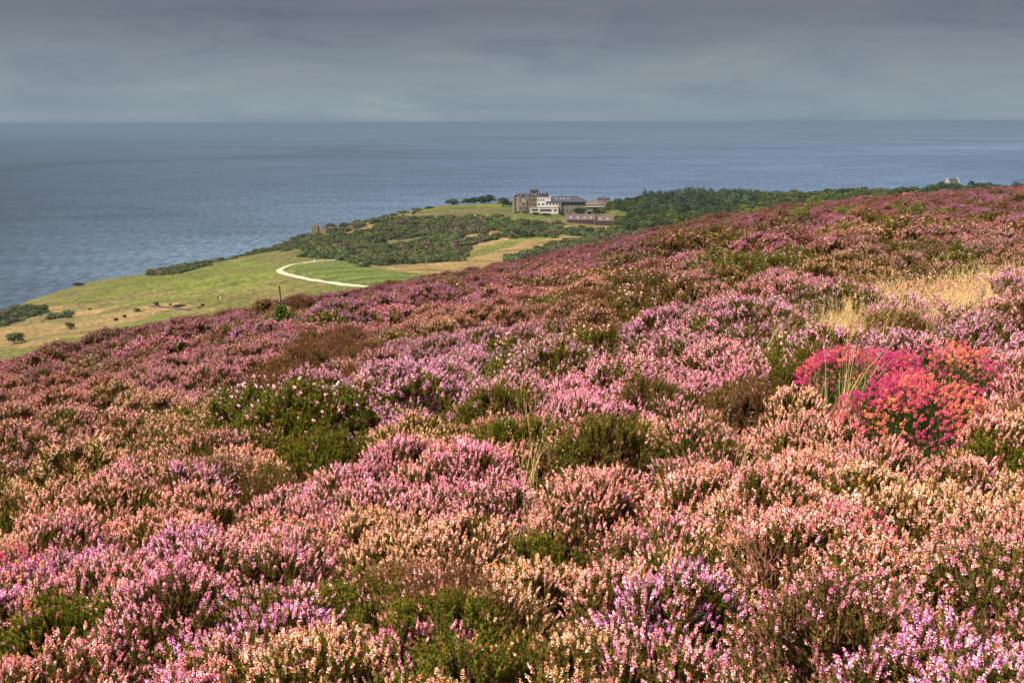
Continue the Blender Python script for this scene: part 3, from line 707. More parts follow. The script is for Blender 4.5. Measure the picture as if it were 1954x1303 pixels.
# ------------------------------------------------------------------ trees and bushes of the far land
def land_thing(px, pybase, Wpx, Hpx, kind, name, label, cat='tree', group=None, Y=None):
    p = hitland(px, pybase) if Y is None else None
    if p is None:
        q = P(px, pybase, Y); p = np.array([q[0], q[1], float(land_z(q[:1], q[1:2])[0])])
    s = mpp(p[1]); return tree(name, kind, p - np.array([0, 0, .4]), Wpx * s * 1.3, Hpx * s * 1.12, label, cat, group)
for px, py, W, H, k, lab in [
    (862, 393, 30, 12.5, 'dark', 'dark windswept tree at the left end of the row behind the lawn wall'),
    (890, 392, 20, 11.5, 'dark', 'small dark tree second from the left behind the lawn wall'),
    (906, 391, 20, 13, 'dark', 'dark tree third from the left behind the lawn wall'),
    (919, 391, 20, 14.5, 'dark', 'dark tree fourth from the left behind the lawn wall'),
    (934, 391, 24, 17, 'dark', 'tallest dark tree of the row behind the lawn wall'),
    (961, 393, 25, 18, 'dark', 'rounded dark tree standing alone just left of the hotel'),
    (975, 397, 12, 12, 'dark', 'small dark tree touching the left corner of the hotel')]:
    land_thing(px, py, W, H, k, 'broadleaf_tree', lab, 'tree', 'row of dark trees behind the lawn wall', Y=1262 if px < 950 else 1180)
land_thing(632, 438, 25, 17, 'dark', 'broadleaf_tree', 'larger round tree behind the battlemented wall', Y=1106)
land_thing(658, 437, 20, 14, 'dark', 'broadleaf_tree', 'smaller grey green tree behind the battlemented wall', Y=1110)
land_thing(1108, 408, 21, 18, 'broad', 'broadleaf_tree', 'dark tree standing in front of the right end of the hotel', Y=1088)
land_thing(1138, 407, 16, 13, 'broad', 'broadleaf_tree', 'bushy tree covering the front of the guest house', Y=1120)
land_thing(1125, 408, 9, 8, 'broad', 'garden_shrub', 'small garden shrub left of the bushy guest house tree', 'shrub', Y=1110)
land_thing(1148, 408, 12, 12, 'broad', 'broadleaf_tree', 'tree at the right corner of the guest house', Y=1122)
BUSH = [(1178, 434, 20, 14, 'broad', 'olive tree against the right gable of the red terrace'), (1196, 437, 20, 13, 'broad', 'second olive tree right of the red terrace gable'), (1070, 431, 14, 7, 'dark', 'bush at the left end of the red terrace'), (1110, 434, 18, 4, 'dark', 'low scrub in front of the left half of the red terrace'), (1148, 437, 16, 4, 'dark', 'low scrub in front of the right half of the red terrace'), (1072, 412, 10, 7, 'dark', 'dark shrub at the corner of the white sun lounge'),(298, 585, 10, 10, 'dark', 'round dark bush above the reddish bank wall'), (302, 586, 8, 5, 'dark', 'low bush just right of the round bush above the bank wall'),
        (262, 595, 13, 8, 'dark', 'dark bush on the straw slope left of the bank wall'), (325, 583.5, 5, 5, 'dark', 'tiny dark bush at the left end of the brown hedge'),
        (340, 586, 26, 5, 'dark', 'low brown hedge above the bank wall'), (387, 585, 9, 6, 'dark', 'small bush at the right end of the brown field edge'),
        (380, 588, 8, 3.5, 'dark', 'low bush beside the small field edge bush'),
        (134, 628, 19, 14, 'broad', 'green bush alone on the straw coloured slope'), (28, 656, 34, 22, 'broad', 'large grey green bush at the far left of the slope'),
        (222, 612, 9, 7, 'dark', 'thin bush on the straw slope below the dark bush'), (238, 607, 8, 8, 'dark', 'second thin bush on the straw slope'),
        (172, 591, 9, 4, 'dark', 'flat dark bush on the upper edge of the straw slope'), (80, 615, 4, 3, 'dark', 'tiny bush above the straw slope at the left'),
        (150, 545, 22, 6, 'dark', 'dark bush on the cliff edge of the green field'), (486, 484, 6, 5, 'dark', 'tiny tree on the cliff edge left of the castle wall'),
        (805, 418, 7, 7, 'dark', 'first small tree on the lower edge of the lawn'), (837, 417, 5, 5, 'dark', 'second small tree on the lower edge of the lawn'),
        (914, 418, 9, 8, 'dark', 'third small tree on the lower edge of the lawn'), (1063, 424, 6, 5, 'dark', 'small dark bush by the garden wall'),
        (988, 406.5, 16, 3, 'dark', 'low clipped shrub under the stone front of the hotel'), (1003, 407, 14, 3, 'dark', 'low shrub under the bay of the hotel'),
        (1022, 409, 16, 4, 'dark', 'low shrub under the left end of the sun lounge'), (1042, 410.5, 20, 4, 'dark', 'low shrub under the middle of the sun lounge'),
        (1085, 409, 18, 5, 'dark', 'dark shrub between hotel wing and red terrace'), (820, 398.6, 18, 5, 'dark', 'dark hedge bush outside the left end of the lawn wall'),
        (795, 401.5, 22, 5, 'dark', 'dark hedge bush along the cliff top left of the lawn wall'), (770, 407, 24, 5, 'dark', 'long low bush on the cliff top above the scrub'),
        (750, 412, 20, 5, 'dark', 'low bush on the cliff top right of the castle wall')]
for px, py, W, H, k, lab in BUSH:
    land_thing(px, py, W, H, k, 'bush', lab, 'bush')
# golfer's marker and pale lawn objects: small white posts
def post(px, py, label, h=1.1, w=.35):
    p = hitland(px, py); e = MB(); e.tube([(0, 0, -.2), (0, 0, h * .6), (0, 0, h)], [w, w * 1.1, w * .7], 8)
    o = e.build('marker_post', M['whitepaint']); o.location = p; return tag(o, label, 'marker post')
post(420, 571, 'white marker post on the bright green field'); post(709, 487.5, 'white marker post in front of the dark scrub'); post(600, 499, 'white marker post beside the gravel track')
land_thing(417, 572, 3.5, 5, 'dark', 'bush', 'tiny dark bush beside the white marker on the green field', 'bush')

# the wood behind the moor, right of the hotel
def wood():
    r = np.random.default_rng(11); pts = []
    poly = [(1150, 404), (1178, 391), (1215, 391), (1250, 388), (1330, 385), (1430, 386), (1600, 386), (1650, 380), (1760, 378), (1790, 374), (1900, 369), (2060, 366), (2060, 385),
            (1800, 398), (1600, 408), (1430, 425), (1330, 440), (1250, 443), (1200, 441), (1180, 436), (1176, 426), (1200, 418), (1205, 404)]
    xs = np.arange(40, 620, 9.0); ys = np.arange(850, 1420, 9.0)
    XX, YY = np.meshgrid(xs, ys); XX = XX + r.uniform(-3.5, 3.5, XX.shape); YY = YY + r.uniform(-3.5, 3.5, YY.shape)
    XX = XX.ravel(); YY = YY.ravel(); ZZ = land_z(XX, YY); px, py = project(np.stack([XX, YY, ZZ], -1))
    m = inpoly(px, py, poly) & (edge_sd(XX, YY) < -4)
    XX, YY, ZZ, px, py = (a[m] for a in (XX, YY, ZZ, px, py))
    sil = np.interp(px, SIL[:, 0], SIL[:, 1])
    con = (px > 1225) & (px < 1425) & (py < 424) & (r.uniform(size=len(px)) < .85) | (px > 1395) & (px < 1430)
    clear = np.abs(px - 1740) < 22
    H = np.where(con, r.uniform(12, 17, len(px)), r.uniform(9.5, 13.5, len(px)))
    H = np.where(px < 1225, r.uniform(6, 9.5, len(px)), H); H = np.where(px > 1640, r.uniform(8.0, 11.5, len(px)), H)
    H = np.where((px > 1780), r.uniform(6, 9.0, len(px)), H)
    H = np.where((np.abs(px - 1820) < 24), r.uniform(5.5, 7, len(px)), H)
    H = np.where((YY > 880) & clear & (YY < 1010), 2.5, H); H = np.where(YY < 1000, H * .85, H)
    W = np.where(con, H * r.uniform(.7, 1.0, len(px)), H * r.uniform(1.15, 1.5, len(px)))
    lump = vnoise(XX / 22, YY / 22, 7); H = H * (.72 + .5 * lump); W = W * r.uniform(.85, 1.25, len(px))
    vis = (py - H / mpp(YY) * .95) < sil + 2
    XX, YY, ZZ, px, py, con, H, W = (a[vis] for a in (XX, YY, ZZ, px, py, con, H, W))
    order = np.argsort(YY); return XX[order], YY[order], ZZ[order], px[order], py[order], con[order], H[order], W[order]
WD = wood()
print('wood trees', len(WD[0]))
nind = 0; rest = []
for x, y, z, px, py, con, h, w in zip(*WD):
    # every tree that stands at the wood's front or breaks its skyline is a tree of its own
    if nind < 290 and (y < 1120 or nind % 1 == 0 and y > 1290):
        row = 'front' if y < 1010 else 'middle' if y < 1120 else 'skyline'
        if con: tree('pine_tree', 'pine', (x, y, z - .5), w, h, 'dark bluish green pine in the %s row of the tall group right of the hotel' % row, 'tree', '%s pines of the wood' % row)
        elif px < 1225: tree('broadleaf_tree', 'broad', (x, y, z - .5), w, h, 'rounded tree of the thicket between the red terrace and the pines', 'tree', 'trees beside the red terrace')
        else:
            where = 'in front of the tall pines' if px < 1430 else 'just right of the tall pines' if px < 1540 else 'behind the large ragged moor shrub' if px < 1640 else 'left of the orange roof' if px < 1725 else 'near the orange roof' if px < 1775 else 'near the white skyline house'
            tree('broadleaf_tree', 'broad', (x, y, z - .5), w, h, 'olive green broadleaf tree in the %s row %s' % (row, where), 'tree', '%s row broadleaf trees %s' % (row, where))
        nind += 1
    else: rest.append((x, y, z - .5, w, h, con))
print('individual', nind, 'rest', len(rest))

# ------------------------------------------------------------------ scatter: one stuff object whose points carry copies of small plants
def scatter(name, protos, pos, idx, rot, scl, tint, aux, label):
    """protos: list of meshes; attributes travel with each copy to the shader"""
    pc = bpy.data.collections.new(name + '_kinds')
    for i, me in enumerate(protos):
        o = bpy.data.objects.new('%s_%03d' % (name, i), me); pc.objects.link(o)
    n = len(pos)
    me = bpy.data.meshes.new(name); me.vertices.add(n); me.vertices.foreach_set('co', np.asarray(pos, np.float32).ravel())
    def at(nm, typ, arr):
        a = me.attributes.new(nm, typ, 'POINT'); a.data.foreach_set('vector' if typ == 'FLOAT_VECTOR' else 'value', np.asarray(arr, np.int32 if typ == 'INT' else np.float32).ravel())
    at('idx', 'INT', idx); at('rot', 'FLOAT_VECTOR', rot); at('scl', 'FLOAT_VECTOR', scl); at('tint', 'FLOAT_VECTOR', tint); at('aux', 'FLOAT_VECTOR', aux)
    o = link(name, me); tag(o, label, None, None, 'stuff')
    g = bpy.data.node_groups.new(name, 'GeometryNodeTree')
    g.interface.new_socket('Geometry', in_out='INPUT', socket_type='NodeSocketGeometry')
    g.interface.new_socket('Geometry', in_out='OUTPUT', socket_type='NodeSocketGeometry')
    gi = g.nodes.new('NodeGroupInput'); go = g.nodes.new('NodeGroupOutput')
    ci = g.nodes.new('GeometryNodeCollectionInfo'); ci.inputs['Collection'].default_value = pc
    ci.inputs['Separate Children'].default_value = True; ci.inputs['Reset Children'].default_value = True
    ip = g.nodes.new('GeometryNodeInstanceOnPoints'); ip.inputs['Pick Instance'].default_value = True
    def na(nm, typ):
        q = g.nodes.new('GeometryNodeInputNamedAttribute'); q.data_type = typ; q.inputs['Name'].default_value = nm; return q.outputs['Attribute']
    er = g.nodes.new('FunctionNodeEulerToRotation')
    g.links.new(na('rot', 'FLOAT_VECTOR'), er.inputs[0]); g.links.new(er.outputs[0], ip.inputs['Rotation'])
    g.links.new(na('scl', 'FLOAT_VECTOR'), ip.inputs['Scale']); g.links.new(na('idx', 'INT'), ip.inputs['Instance Index'])
    g.links.new(gi.outputs[0], ip.inputs['Points']); g.links.new(ci.outputs[0], ip.inputs['Instance']); g.links.new(ip.outputs[0], go.inputs[0])
    md = o.modifiers.new('scatter', 'NODES'); md.node_group = g
    return o

for px, pt, w, Y, lab in [(1783, 350, 20, 1120, 'rounded dark tree left of the white skyline house'), (1797, 346, 16, 1120, 'pointed tree close to the left gable of the white skyline house'),
        (1811, 349, 18, 1110, 'low tree under the left gable of the white skyline house'), (1823, 348.5, 20, 1108, 'tree hiding the middle of the white skyline house'), (1835, 352, 12, 1105, 'bush under the right gable of the white skyline house'),
        (1852, 347, 13, 1120, 'small round tree just right of the white skyline house'), (1866, 351, 18, 1122, 'low tree on the skyline, second right of the white house'), (1882, 350, 20, 1125, 'wide low tree on the skyline, third right of the white house'),
        (1900, 352, 18, 1125, 'low tree on the skyline, fourth right of the white house'), (1738, 354, 26, 1130, 'dome shaped olive tree on the skyline above the orange roof')]:
    land_thing(px, 366, w, (366 - pt) * 1.15, 'dark' if px > 1780 else 'broad', 'skyline_tree', lab, 'tree', Y=Y)
# the rest of the wood
if rest:
    rr = np.array(rest, float); n = len(rr); r = np.random.default_rng(3)
    protos = [TREE['broad', k][0] for k in range(5)] + [TREE['pine', k][0] for k in range(5)]
    scatter('woodland', protos, rr[:, :3], r.integers(0, 5, n) + 5 * (rr[:, 5] > .5), np.column_stack([np.zeros(n), np.zeros(n), r.uniform(0, 6.28, n)]),
            rr[:, [3, 3, 4]], np.ones((n, 3)), np.zeros((n, 3)), 'dense treetops filling the wood right of the hotel')

# scrub on the slope below the lawn
def tint_mat(name, trans=0.2):
    m = bpy.data.materials.new(name); m.use_nodes = True; t = m.node_tree; t.nodes.clear()
    ti = N(t, 'ShaderNodeAttribute', attribute_name='tint', attribute_type='INSTANCER')
    a = N(t, 'ShaderNodeAttribute', attribute_name='rnd')
    mr = N(t, 'ShaderNodeMapRange', i_3=0.45, i_4=1.6); t.links.new(a.outputs['Fac'], mr.inputs[0])
    vs = N(t, 'ShaderNodeVectorMath', operation='SCALE'); t.links.new(ti.outputs['Color'], vs.inputs[0]); t.links.new(mr.outputs[0], vs.inputs['Scale'])
    d = N(t, 'ShaderNodeBsdfDiffuse'); t.links.new(vs.outputs[0], d.inputs[0])
    o = N(t, 'ShaderNodeOutputMaterial'); t.links.new(d.outputs[0], o.inputs[0]); return m
def scrub():
    tm = tint_mat('scrub_foliage'); r = np.random.default_rng(5)
    protos = [cloud_mesh('scrub', 200 + k, [(0, 0, .1, .5, .5, .42)] + [(math.cos(a) * .28, math.sin(a) * .28, .25 + .1 * (a % 1), .26, .26, .26) for a in np.linspace(k, k + 5.2, 5)], 380, 0.055, tm) for k in range(5)]
    xs = np.arange(-420, 330, 3.9); ys = np.arange(640, 1290, 4.6)
    XX, YY = np.meshgrid(xs, ys); XX = XX + r.uniform(-1.4, 1.4, XX.shape); YY = YY + r.uniform(-1.6, 1.6, YY.shape); XX = XX.ravel(); YY = YY.ravel()
    ZZ = land_z(XX, YY); px, py = project(np.stack([XX, YY, ZZ], -1))
    wx = (fbm(XX / 14, YY / 14, 51) - 0.5) * 26; wy = (fbm(XX / 14, YY / 14, 61) - 0.5) * 9
    zone = np.zeros(len(XX), bool)
    for poly, col in ZONES: 
        ip = inpoly(px + wx, py + wy, poly); zone = np.where(ip, col == G_SCRUB, zone)
    keep = zone & (r.uniform(size=len(XX)) < np.where(fbm(XX / 20, YY / 20, 91) > .3, .95, .3)) & (py < np.interp(px, SIL[:, 0], SIL[:, 1]) + 4)
    keep &= ~((px > 1012) & (px < 1072) & (py < 424)) & ~((px > 1074) & (px < 1178) & (py > 404) & (py < 434)) & (edge_sd(XX, YY) < 3)
    XX, YY, ZZ, px, py = (a[keep] for a in (XX, YY, ZZ, px, py)); n = len(XX); print('scrub', n)
    S = (2.8 + 6.2 * r.uniform(0, 1, n) ** 1.8) * np.where((px < 560), .75, 1)
    nn = fbm(XX / 25, YY / 18, 95) + r.normal(0, .09, n)
    c = np.where((nn > .68)[:, None], np.array([.12, .085, .052]), np.where((nn > .42)[:, None], np.array([.082, .09, .03]), np.array([.06, .075, .028])))
    c = np.where(((nn < .3))[:, None], np.array([.10, .115, .04]), c) * r.uniform(.88, 1.14, n)[:, None]
    scatter('scrub', protos, np.stack([XX, YY, ZZ - .3], 1), r.integers(0, 5, n), np.column_stack([np.zeros(n), np.zeros(n), r.uniform(0, 6.28, n)]),
            np.column_stack([S, S, S * r.uniform(.75, 1.15, n)]), c, np.zeros((n, 3)), 'dense dark green and russet scrub covering the slope below the hotel lawn')
scrub()

# ------------------------------------------------------------------ heather
def heather_mat():
    m = bpy.data.materials.new('heather_plant'); m.use_nodes = True; t = m.node_tree; t.nodes.clear()
    ti = N(t, 'ShaderNodeAttribute', attribute_name='tint', attribute_type='INSTANCER')
    ax = N(t, 'ShaderNodeAttribute', attribute_name='aux', attribute_type='INSTANCER')     # x cream share, y dryness, z brightness
    pa = N(t, 'ShaderNodeAttribute', attribute_name='part')                                 # x kind, y random, z height
    sp = N(t, 'ShaderNodeSeparateXYZ'); t.links.new(pa.outputs['Vector'], sp.inputs[0])
    sx = N(t, 'ShaderNodeSeparateXYZ'); t.links.new(ax.outputs['Vector'], sx.inputs[0])
    # petals: plant colour or the pale buff of fading bells
    gt = N(t, 'ShaderNodeMath', operation='LESS_THAN'); t.links.new(sp.outputs['Y'], gt.inputs[0]); t.links.new(sx.outputs['X'], gt.inputs[1])
    buff = N(t, 'ShaderNodeRGB'); buff.outputs[0].default_value = (0.99, 0.52, 0.20, 1)
    fl = N(t, 'ShaderNodeMix', data_type='RGBA'); t.links.new(gt.outputs[0], fl.inputs[0]); t.links.new(ti.outputs['Color'], fl.inputs[6]); t.links.new(buff.outputs[0], fl.inputs[7])
    vr = N(t, 'ShaderNodeMath', operation='FRACT'); ml = N(t, 'ShaderNodeMath', operation='MULTIPLY'); ml.inputs[1].default_value = 7.31
    t.links.new(sp.outputs['Y'], ml.inputs[0]); t.links.new(ml.outputs[0], vr.inputs[0])
    vm0 = N(t, 'ShaderNodeMapRange', i_3=0.8, i_4=1.55); t.links.new(vr.outputs[0], vm0.inputs[0])
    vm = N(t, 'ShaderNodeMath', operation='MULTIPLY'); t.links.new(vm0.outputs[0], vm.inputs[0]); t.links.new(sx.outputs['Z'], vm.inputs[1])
    wg = N(t, 'ShaderNodeMath', operation='GREATER_THAN'); wg.inputs[1].default_value = .76; t.links.new(vr.outputs[0], wg.inputs[0])
    wf = N(t, 'ShaderNodeMath', operation='MULTIPLY'); zr = N(t, 'ShaderNodeMapRange', i_1=.62, i_2=.95, i_3=.05, i_4=.75); t.links.new(sx.outputs['Z'], zr.inputs[0]); t.links.new(zr.outputs[0], wf.inputs[1]); t.links.new(wg.outputs[0], wf.inputs[0])
    wp = N(t, 'ShaderNodeMix', data_type='RGBA'); wp.inputs[7].default_value = (.98, .80, .76, 1); t.links.new(wf.outputs[0], wp.inputs[0]); t.links.new(fl.outputs[2], wp.inputs[6])  # random near-white florets paint the bright highlights on the spikes
    cg = N(t, 'ShaderNodeMath', operation='LESS_THAN'); cg.inputs[1].default_value = .22; t.links.new(vr.outputs[0], cg.inputs[0])
    cp = N(t, 'ShaderNodeMix', data_type='RGBA'); cp.inputs[7].default_value = (.62, .13, .09, 1); t.links.new(cg.outputs[0], cp.inputs[0]); t.links.new(wp.outputs[2], cp.inputs[6])  # rust florets: dark calyxes that also paint in the shadow tone
    fs = N(t, 'ShaderNodeVectorMath', operation='SCALE'); t.links.new(cp.outputs[2], fs.inputs[0]); t.links.new(vm.outputs[0], fs.inputs['Scale'])
    # leaves: green to rust as the plant dries
    lg = ramp(t, [(0, (0.022, 0.048, 0.006)), (0.5, (0.10, 0.165, 0.012)), (0.8, (0.22, 0.17, 0.02)), (1, (0.42, 0.11, 0.015))]); t.links.new(sp.outputs['Y'], lg.inputs[0])
    dr = ramp(t, [(0, (0.08, 0.04, 0.018)), (0.6, (0.19, 0.085, 0.035)), (1, (0.34, 0.17, 0.09))]); t.links.new(sp.outputs['Y'], dr.inputs[0])
    lf = N(t, 'ShaderNodeMix', data_type='RGBA'); t.links.new(sx.outputs['Y'], lf.inputs[0]); t.links.new(lg.outputs[0], lf.inputs[6]); t.links.new(dr.outputs[0], lf.inputs[7])
    st = ramp(t, [(0, (0.08, 0.04, 0.02)), (0.7, (0.26, 0.085, 0.035)), (1, (0.30, 0.19, 0.13))]); t.links.new(sp.outputs['Y'], st.inputs[0])
    k1 = N(t, 'ShaderNodeMath', operation='GREATER_THAN'); k1.inputs[1].default_value = .75; t.links.new(sp.outputs['X'], k1.inputs[0])
    k2 = N(t, 'ShaderNodeMath', operation='GREATER_THAN'); k2.inputs[1].default_value = .25; t.links.new(sp.outputs['X'], k2.inputs[0])
    m1 = N(t, 'ShaderNodeMix', data_type='RGBA'); t.links.new(k2.outputs[0], m1.inputs[0]); t.links.new(st.outputs[0], m1.inputs[6]); t.links.new(lf.outputs[2], m1.inputs[7])
    m2 = N(t, 'ShaderNodeMix', data_type='RGBA'); t.links.new(k1.outputs[0], m2.inputs[0]); t.links.new(m1.outputs[2], m2.inputs[6]); t.links.new(fs.outputs[0], m2.inputs[7])
    d = N(t, 'ShaderNodeBsdfDiffuse'); tr = N(t, 'ShaderNodeBsdfTranslucent'); mx = N(t, 'ShaderNodeMixShader'); mx.inputs[0].default_value = .18
    t.links.new(m2.outputs[2], d.inputs[0]); t.links.new(m2.outputs[2], tr.inputs[0]); t.links.new(d.outputs[0], mx.inputs[1]); t.links.new(tr.outputs[0], mx.inputs[2])
    o = N(t, 'ShaderNodeOutputMaterial'); t.links.new(mx.outputs[0], o.inputs[0]); return m
HM = heather_mat()
class TB:
    """collects triangles, each with kind / random / height"""
    def __init__(s, seed): s.v = []; s.a = []; s.r = random.Random(seed)
    def tri(s, p, q, w, kind, rn, h): s.v += [p, q, w]; s.a += [(kind, rn, h)] * 3
    def mesh(s, name, m):
        v = np.array([tuple(p) for p in s.v]); return mesh_from(name, v, np.arange(len(v)).reshape(-1, 3), [m], {'part': ('FLOAT_VECTOR', np.array(s.a))})
def floret(tb, p, d, s, kind, rn, h):
    u = d.cross(Vector((0, 0, 1)))
    u = u.normalized() if u.length > .05 else Vector((1, 0, 0)); w = d.cross(u)
    a, b, c = p + d * s + u * s * .55, p + d * s - u * s * .5 + w * s * .3, p + d * s * .9 - w * s * .6
    tb.tri(p, a, b, kind, rn, h); tb.tri(p, b, c, kind, rn, h); tb.tri(p, c, a, kind, rn, h); tb.tri(a, c, b, kind, rn, h)
def sprig(seed, stems, L, spread, spike, nfl, fls, nleaf, leafs, flower=1.0, stemr=0.0016):
    tb = TB(seed); r = tb.r; U = r.uniform
    for i in range(stems):
        a = U(0, 6.28); tl = U(.0, spread); l = L * U(.72, 1.12)
        base = Vector((U(-1, 1), U(-1, 1), 0)) * L * .1; base.z = 0
        dirv = Vector((math.cos(a) * math.sin(tl), math.sin(a) * math.sin(tl), math.cos(tl)))
        bend = Vector((U(-1, 1), U(-1, 1), 0)) * .12 * l
        pt = lambda t: base + dirv * l * t + bend * (t * t)
        up = Vector((0, 0, 1)); side = dirv.cross(up); side = side.normalized() if side.length > .05 else Vector((1, 0, 0)); s2 = dirv.cross(side)
        rn = U(0, 1)
        for t0, t1 in ((0, .5), (.5, .9)):
            p0, p1 = pt(t0), pt(t1); w = stemr * (1.5 - t0)
            for sd in (side, s2): tb.tri(p0 - sd * w, p0 + sd * w, p1, 0.0, rn, t0)
        sl = spike * U(.7, 1.25) / l; fl = U(0, 1) < flower
        for j in range(nleaf):                                       # short leafy side shoots
            t = U(.22, 1 - sl * .5 if fl else .98); p = pt(t); b = U(0, 6.28)
            d = (Vector((math.cos(b), math.sin(b), U(.5, 1.6)))).normalized(); ln = leafs * U(.6, 1.4); sd = d.cross(dirv).normalized() * ln * .2
            tb.tri(p - sd, p + sd, p + d * ln, 0.5, U(0, 1), t)
            tb.tri(p + d * ln * .2 + s2 * ln * .2, p + d * ln * .5 - s2 * ln * .15, p + d * ln * 1.1 + side * ln * .2, 0.5, U(0, 1), t)
        if fl:
            age = U(-.12, .12)
            for j in range(nfl):
                t = 1 - sl * (j / nfl); b = j * 2.4 + U(-.4, .4); taper = .55 + .6 * min(1, (j + 1) / nfl * 2.2)
                d = Vector((math.cos(b), math.sin(b), U(-.5, .5))).normalized()
                floret(tb, pt(t), d, fls * taper * U(.8, 1.2), 1.0, min(1, max(0, U(0, 1) + age)), t)
    return tb.mesh('heather', HM)
LODS = []      # (family -> list of proto indices)
PROTOS = []
def fam(n, **kw):
    ids = []
    for i in range(n): PROTOS.append(sprig(len(PROTOS) * 7 + 3, **kw)); ids.append(len(PROTOS) - 1)
    return ids
LODS.append({'full': fam(5, stems=9, L=.2, spread=.5, spike=.046, nfl=18, fls=.0066, nleaf=36, leafs=.015, flower=.78),
             'some': fam(4, stems=9, L=.2, spread=.5, spike=.036, nfl=13, fls=.006, nleaf=32, leafs=.015, flower=.4),
             'green': fam(3, stems=11, L=.22, spread=.5, spike=.04, nfl=12, fls=.006, nleaf=34, leafs=.017, flower=.06),
             'dry': fam(3, stems=14, L=.26, spread=.6, spike=.04, nfl=8, fls=.005, nleaf=9, leafs=.012, flower=.12, stemr=.0016)})
LODS.append({'full': fam(4, stems=13, L=.23, spread=.55, spike=.055, nfl=8, fls=.0105, nleaf=16, leafs=.025, flower=.76),
             'some': fam(3, stems=13, L=.23, spread=.55, spike=.042, nfl=6, fls=.010, nleaf=17, leafs=.026, flower=.4),
             'green': fam(2, stems=13, L=.25, spread=.55, spike=.04, nfl=6, fls=.012, nleaf=18, leafs=.028, flower=.06),
             'dry': fam(2, stems=22, L=.30, spread=.65, spike=.04, nfl=4, fls=.011, nleaf=5, leafs=.022, flower=.12, stemr=.003)})
LODS.append({'full': fam(4, stems=22, L=.30, spread=.75, spike=.075, nfl=4, fls=.023, nleaf=8, leafs=.05, stemr=.004, flower=.78),
             'some': fam(3, stems=20, L=.30, spread=.75, spike=.06, nfl=3, fls=.022, nleaf=8, leafs=.055, flower=.42, stemr=.004),
             'green': fam(2, stems=18, L=.32, spread=.8, spike=.05, nfl=3, fls=.026, nleaf=9, leafs=.055, flower=.06, stemr=.004),
             'dry': fam(2, stems=26, L=.38, spread=.8, spike=.05, nfl=2, fls=.022, nleaf=4, leafs=.045, flower=.15, stemr=.006)})
PINK, LILAC, SALMON, CREAM, ROSE, PLUM, DUSK = (.97,.25,.46),(.84,.25,.60),(.98,.27,.30),(.99,.48,.26),(.92,.12,.30),(.38,.10,.20),(.44,.15,.24)
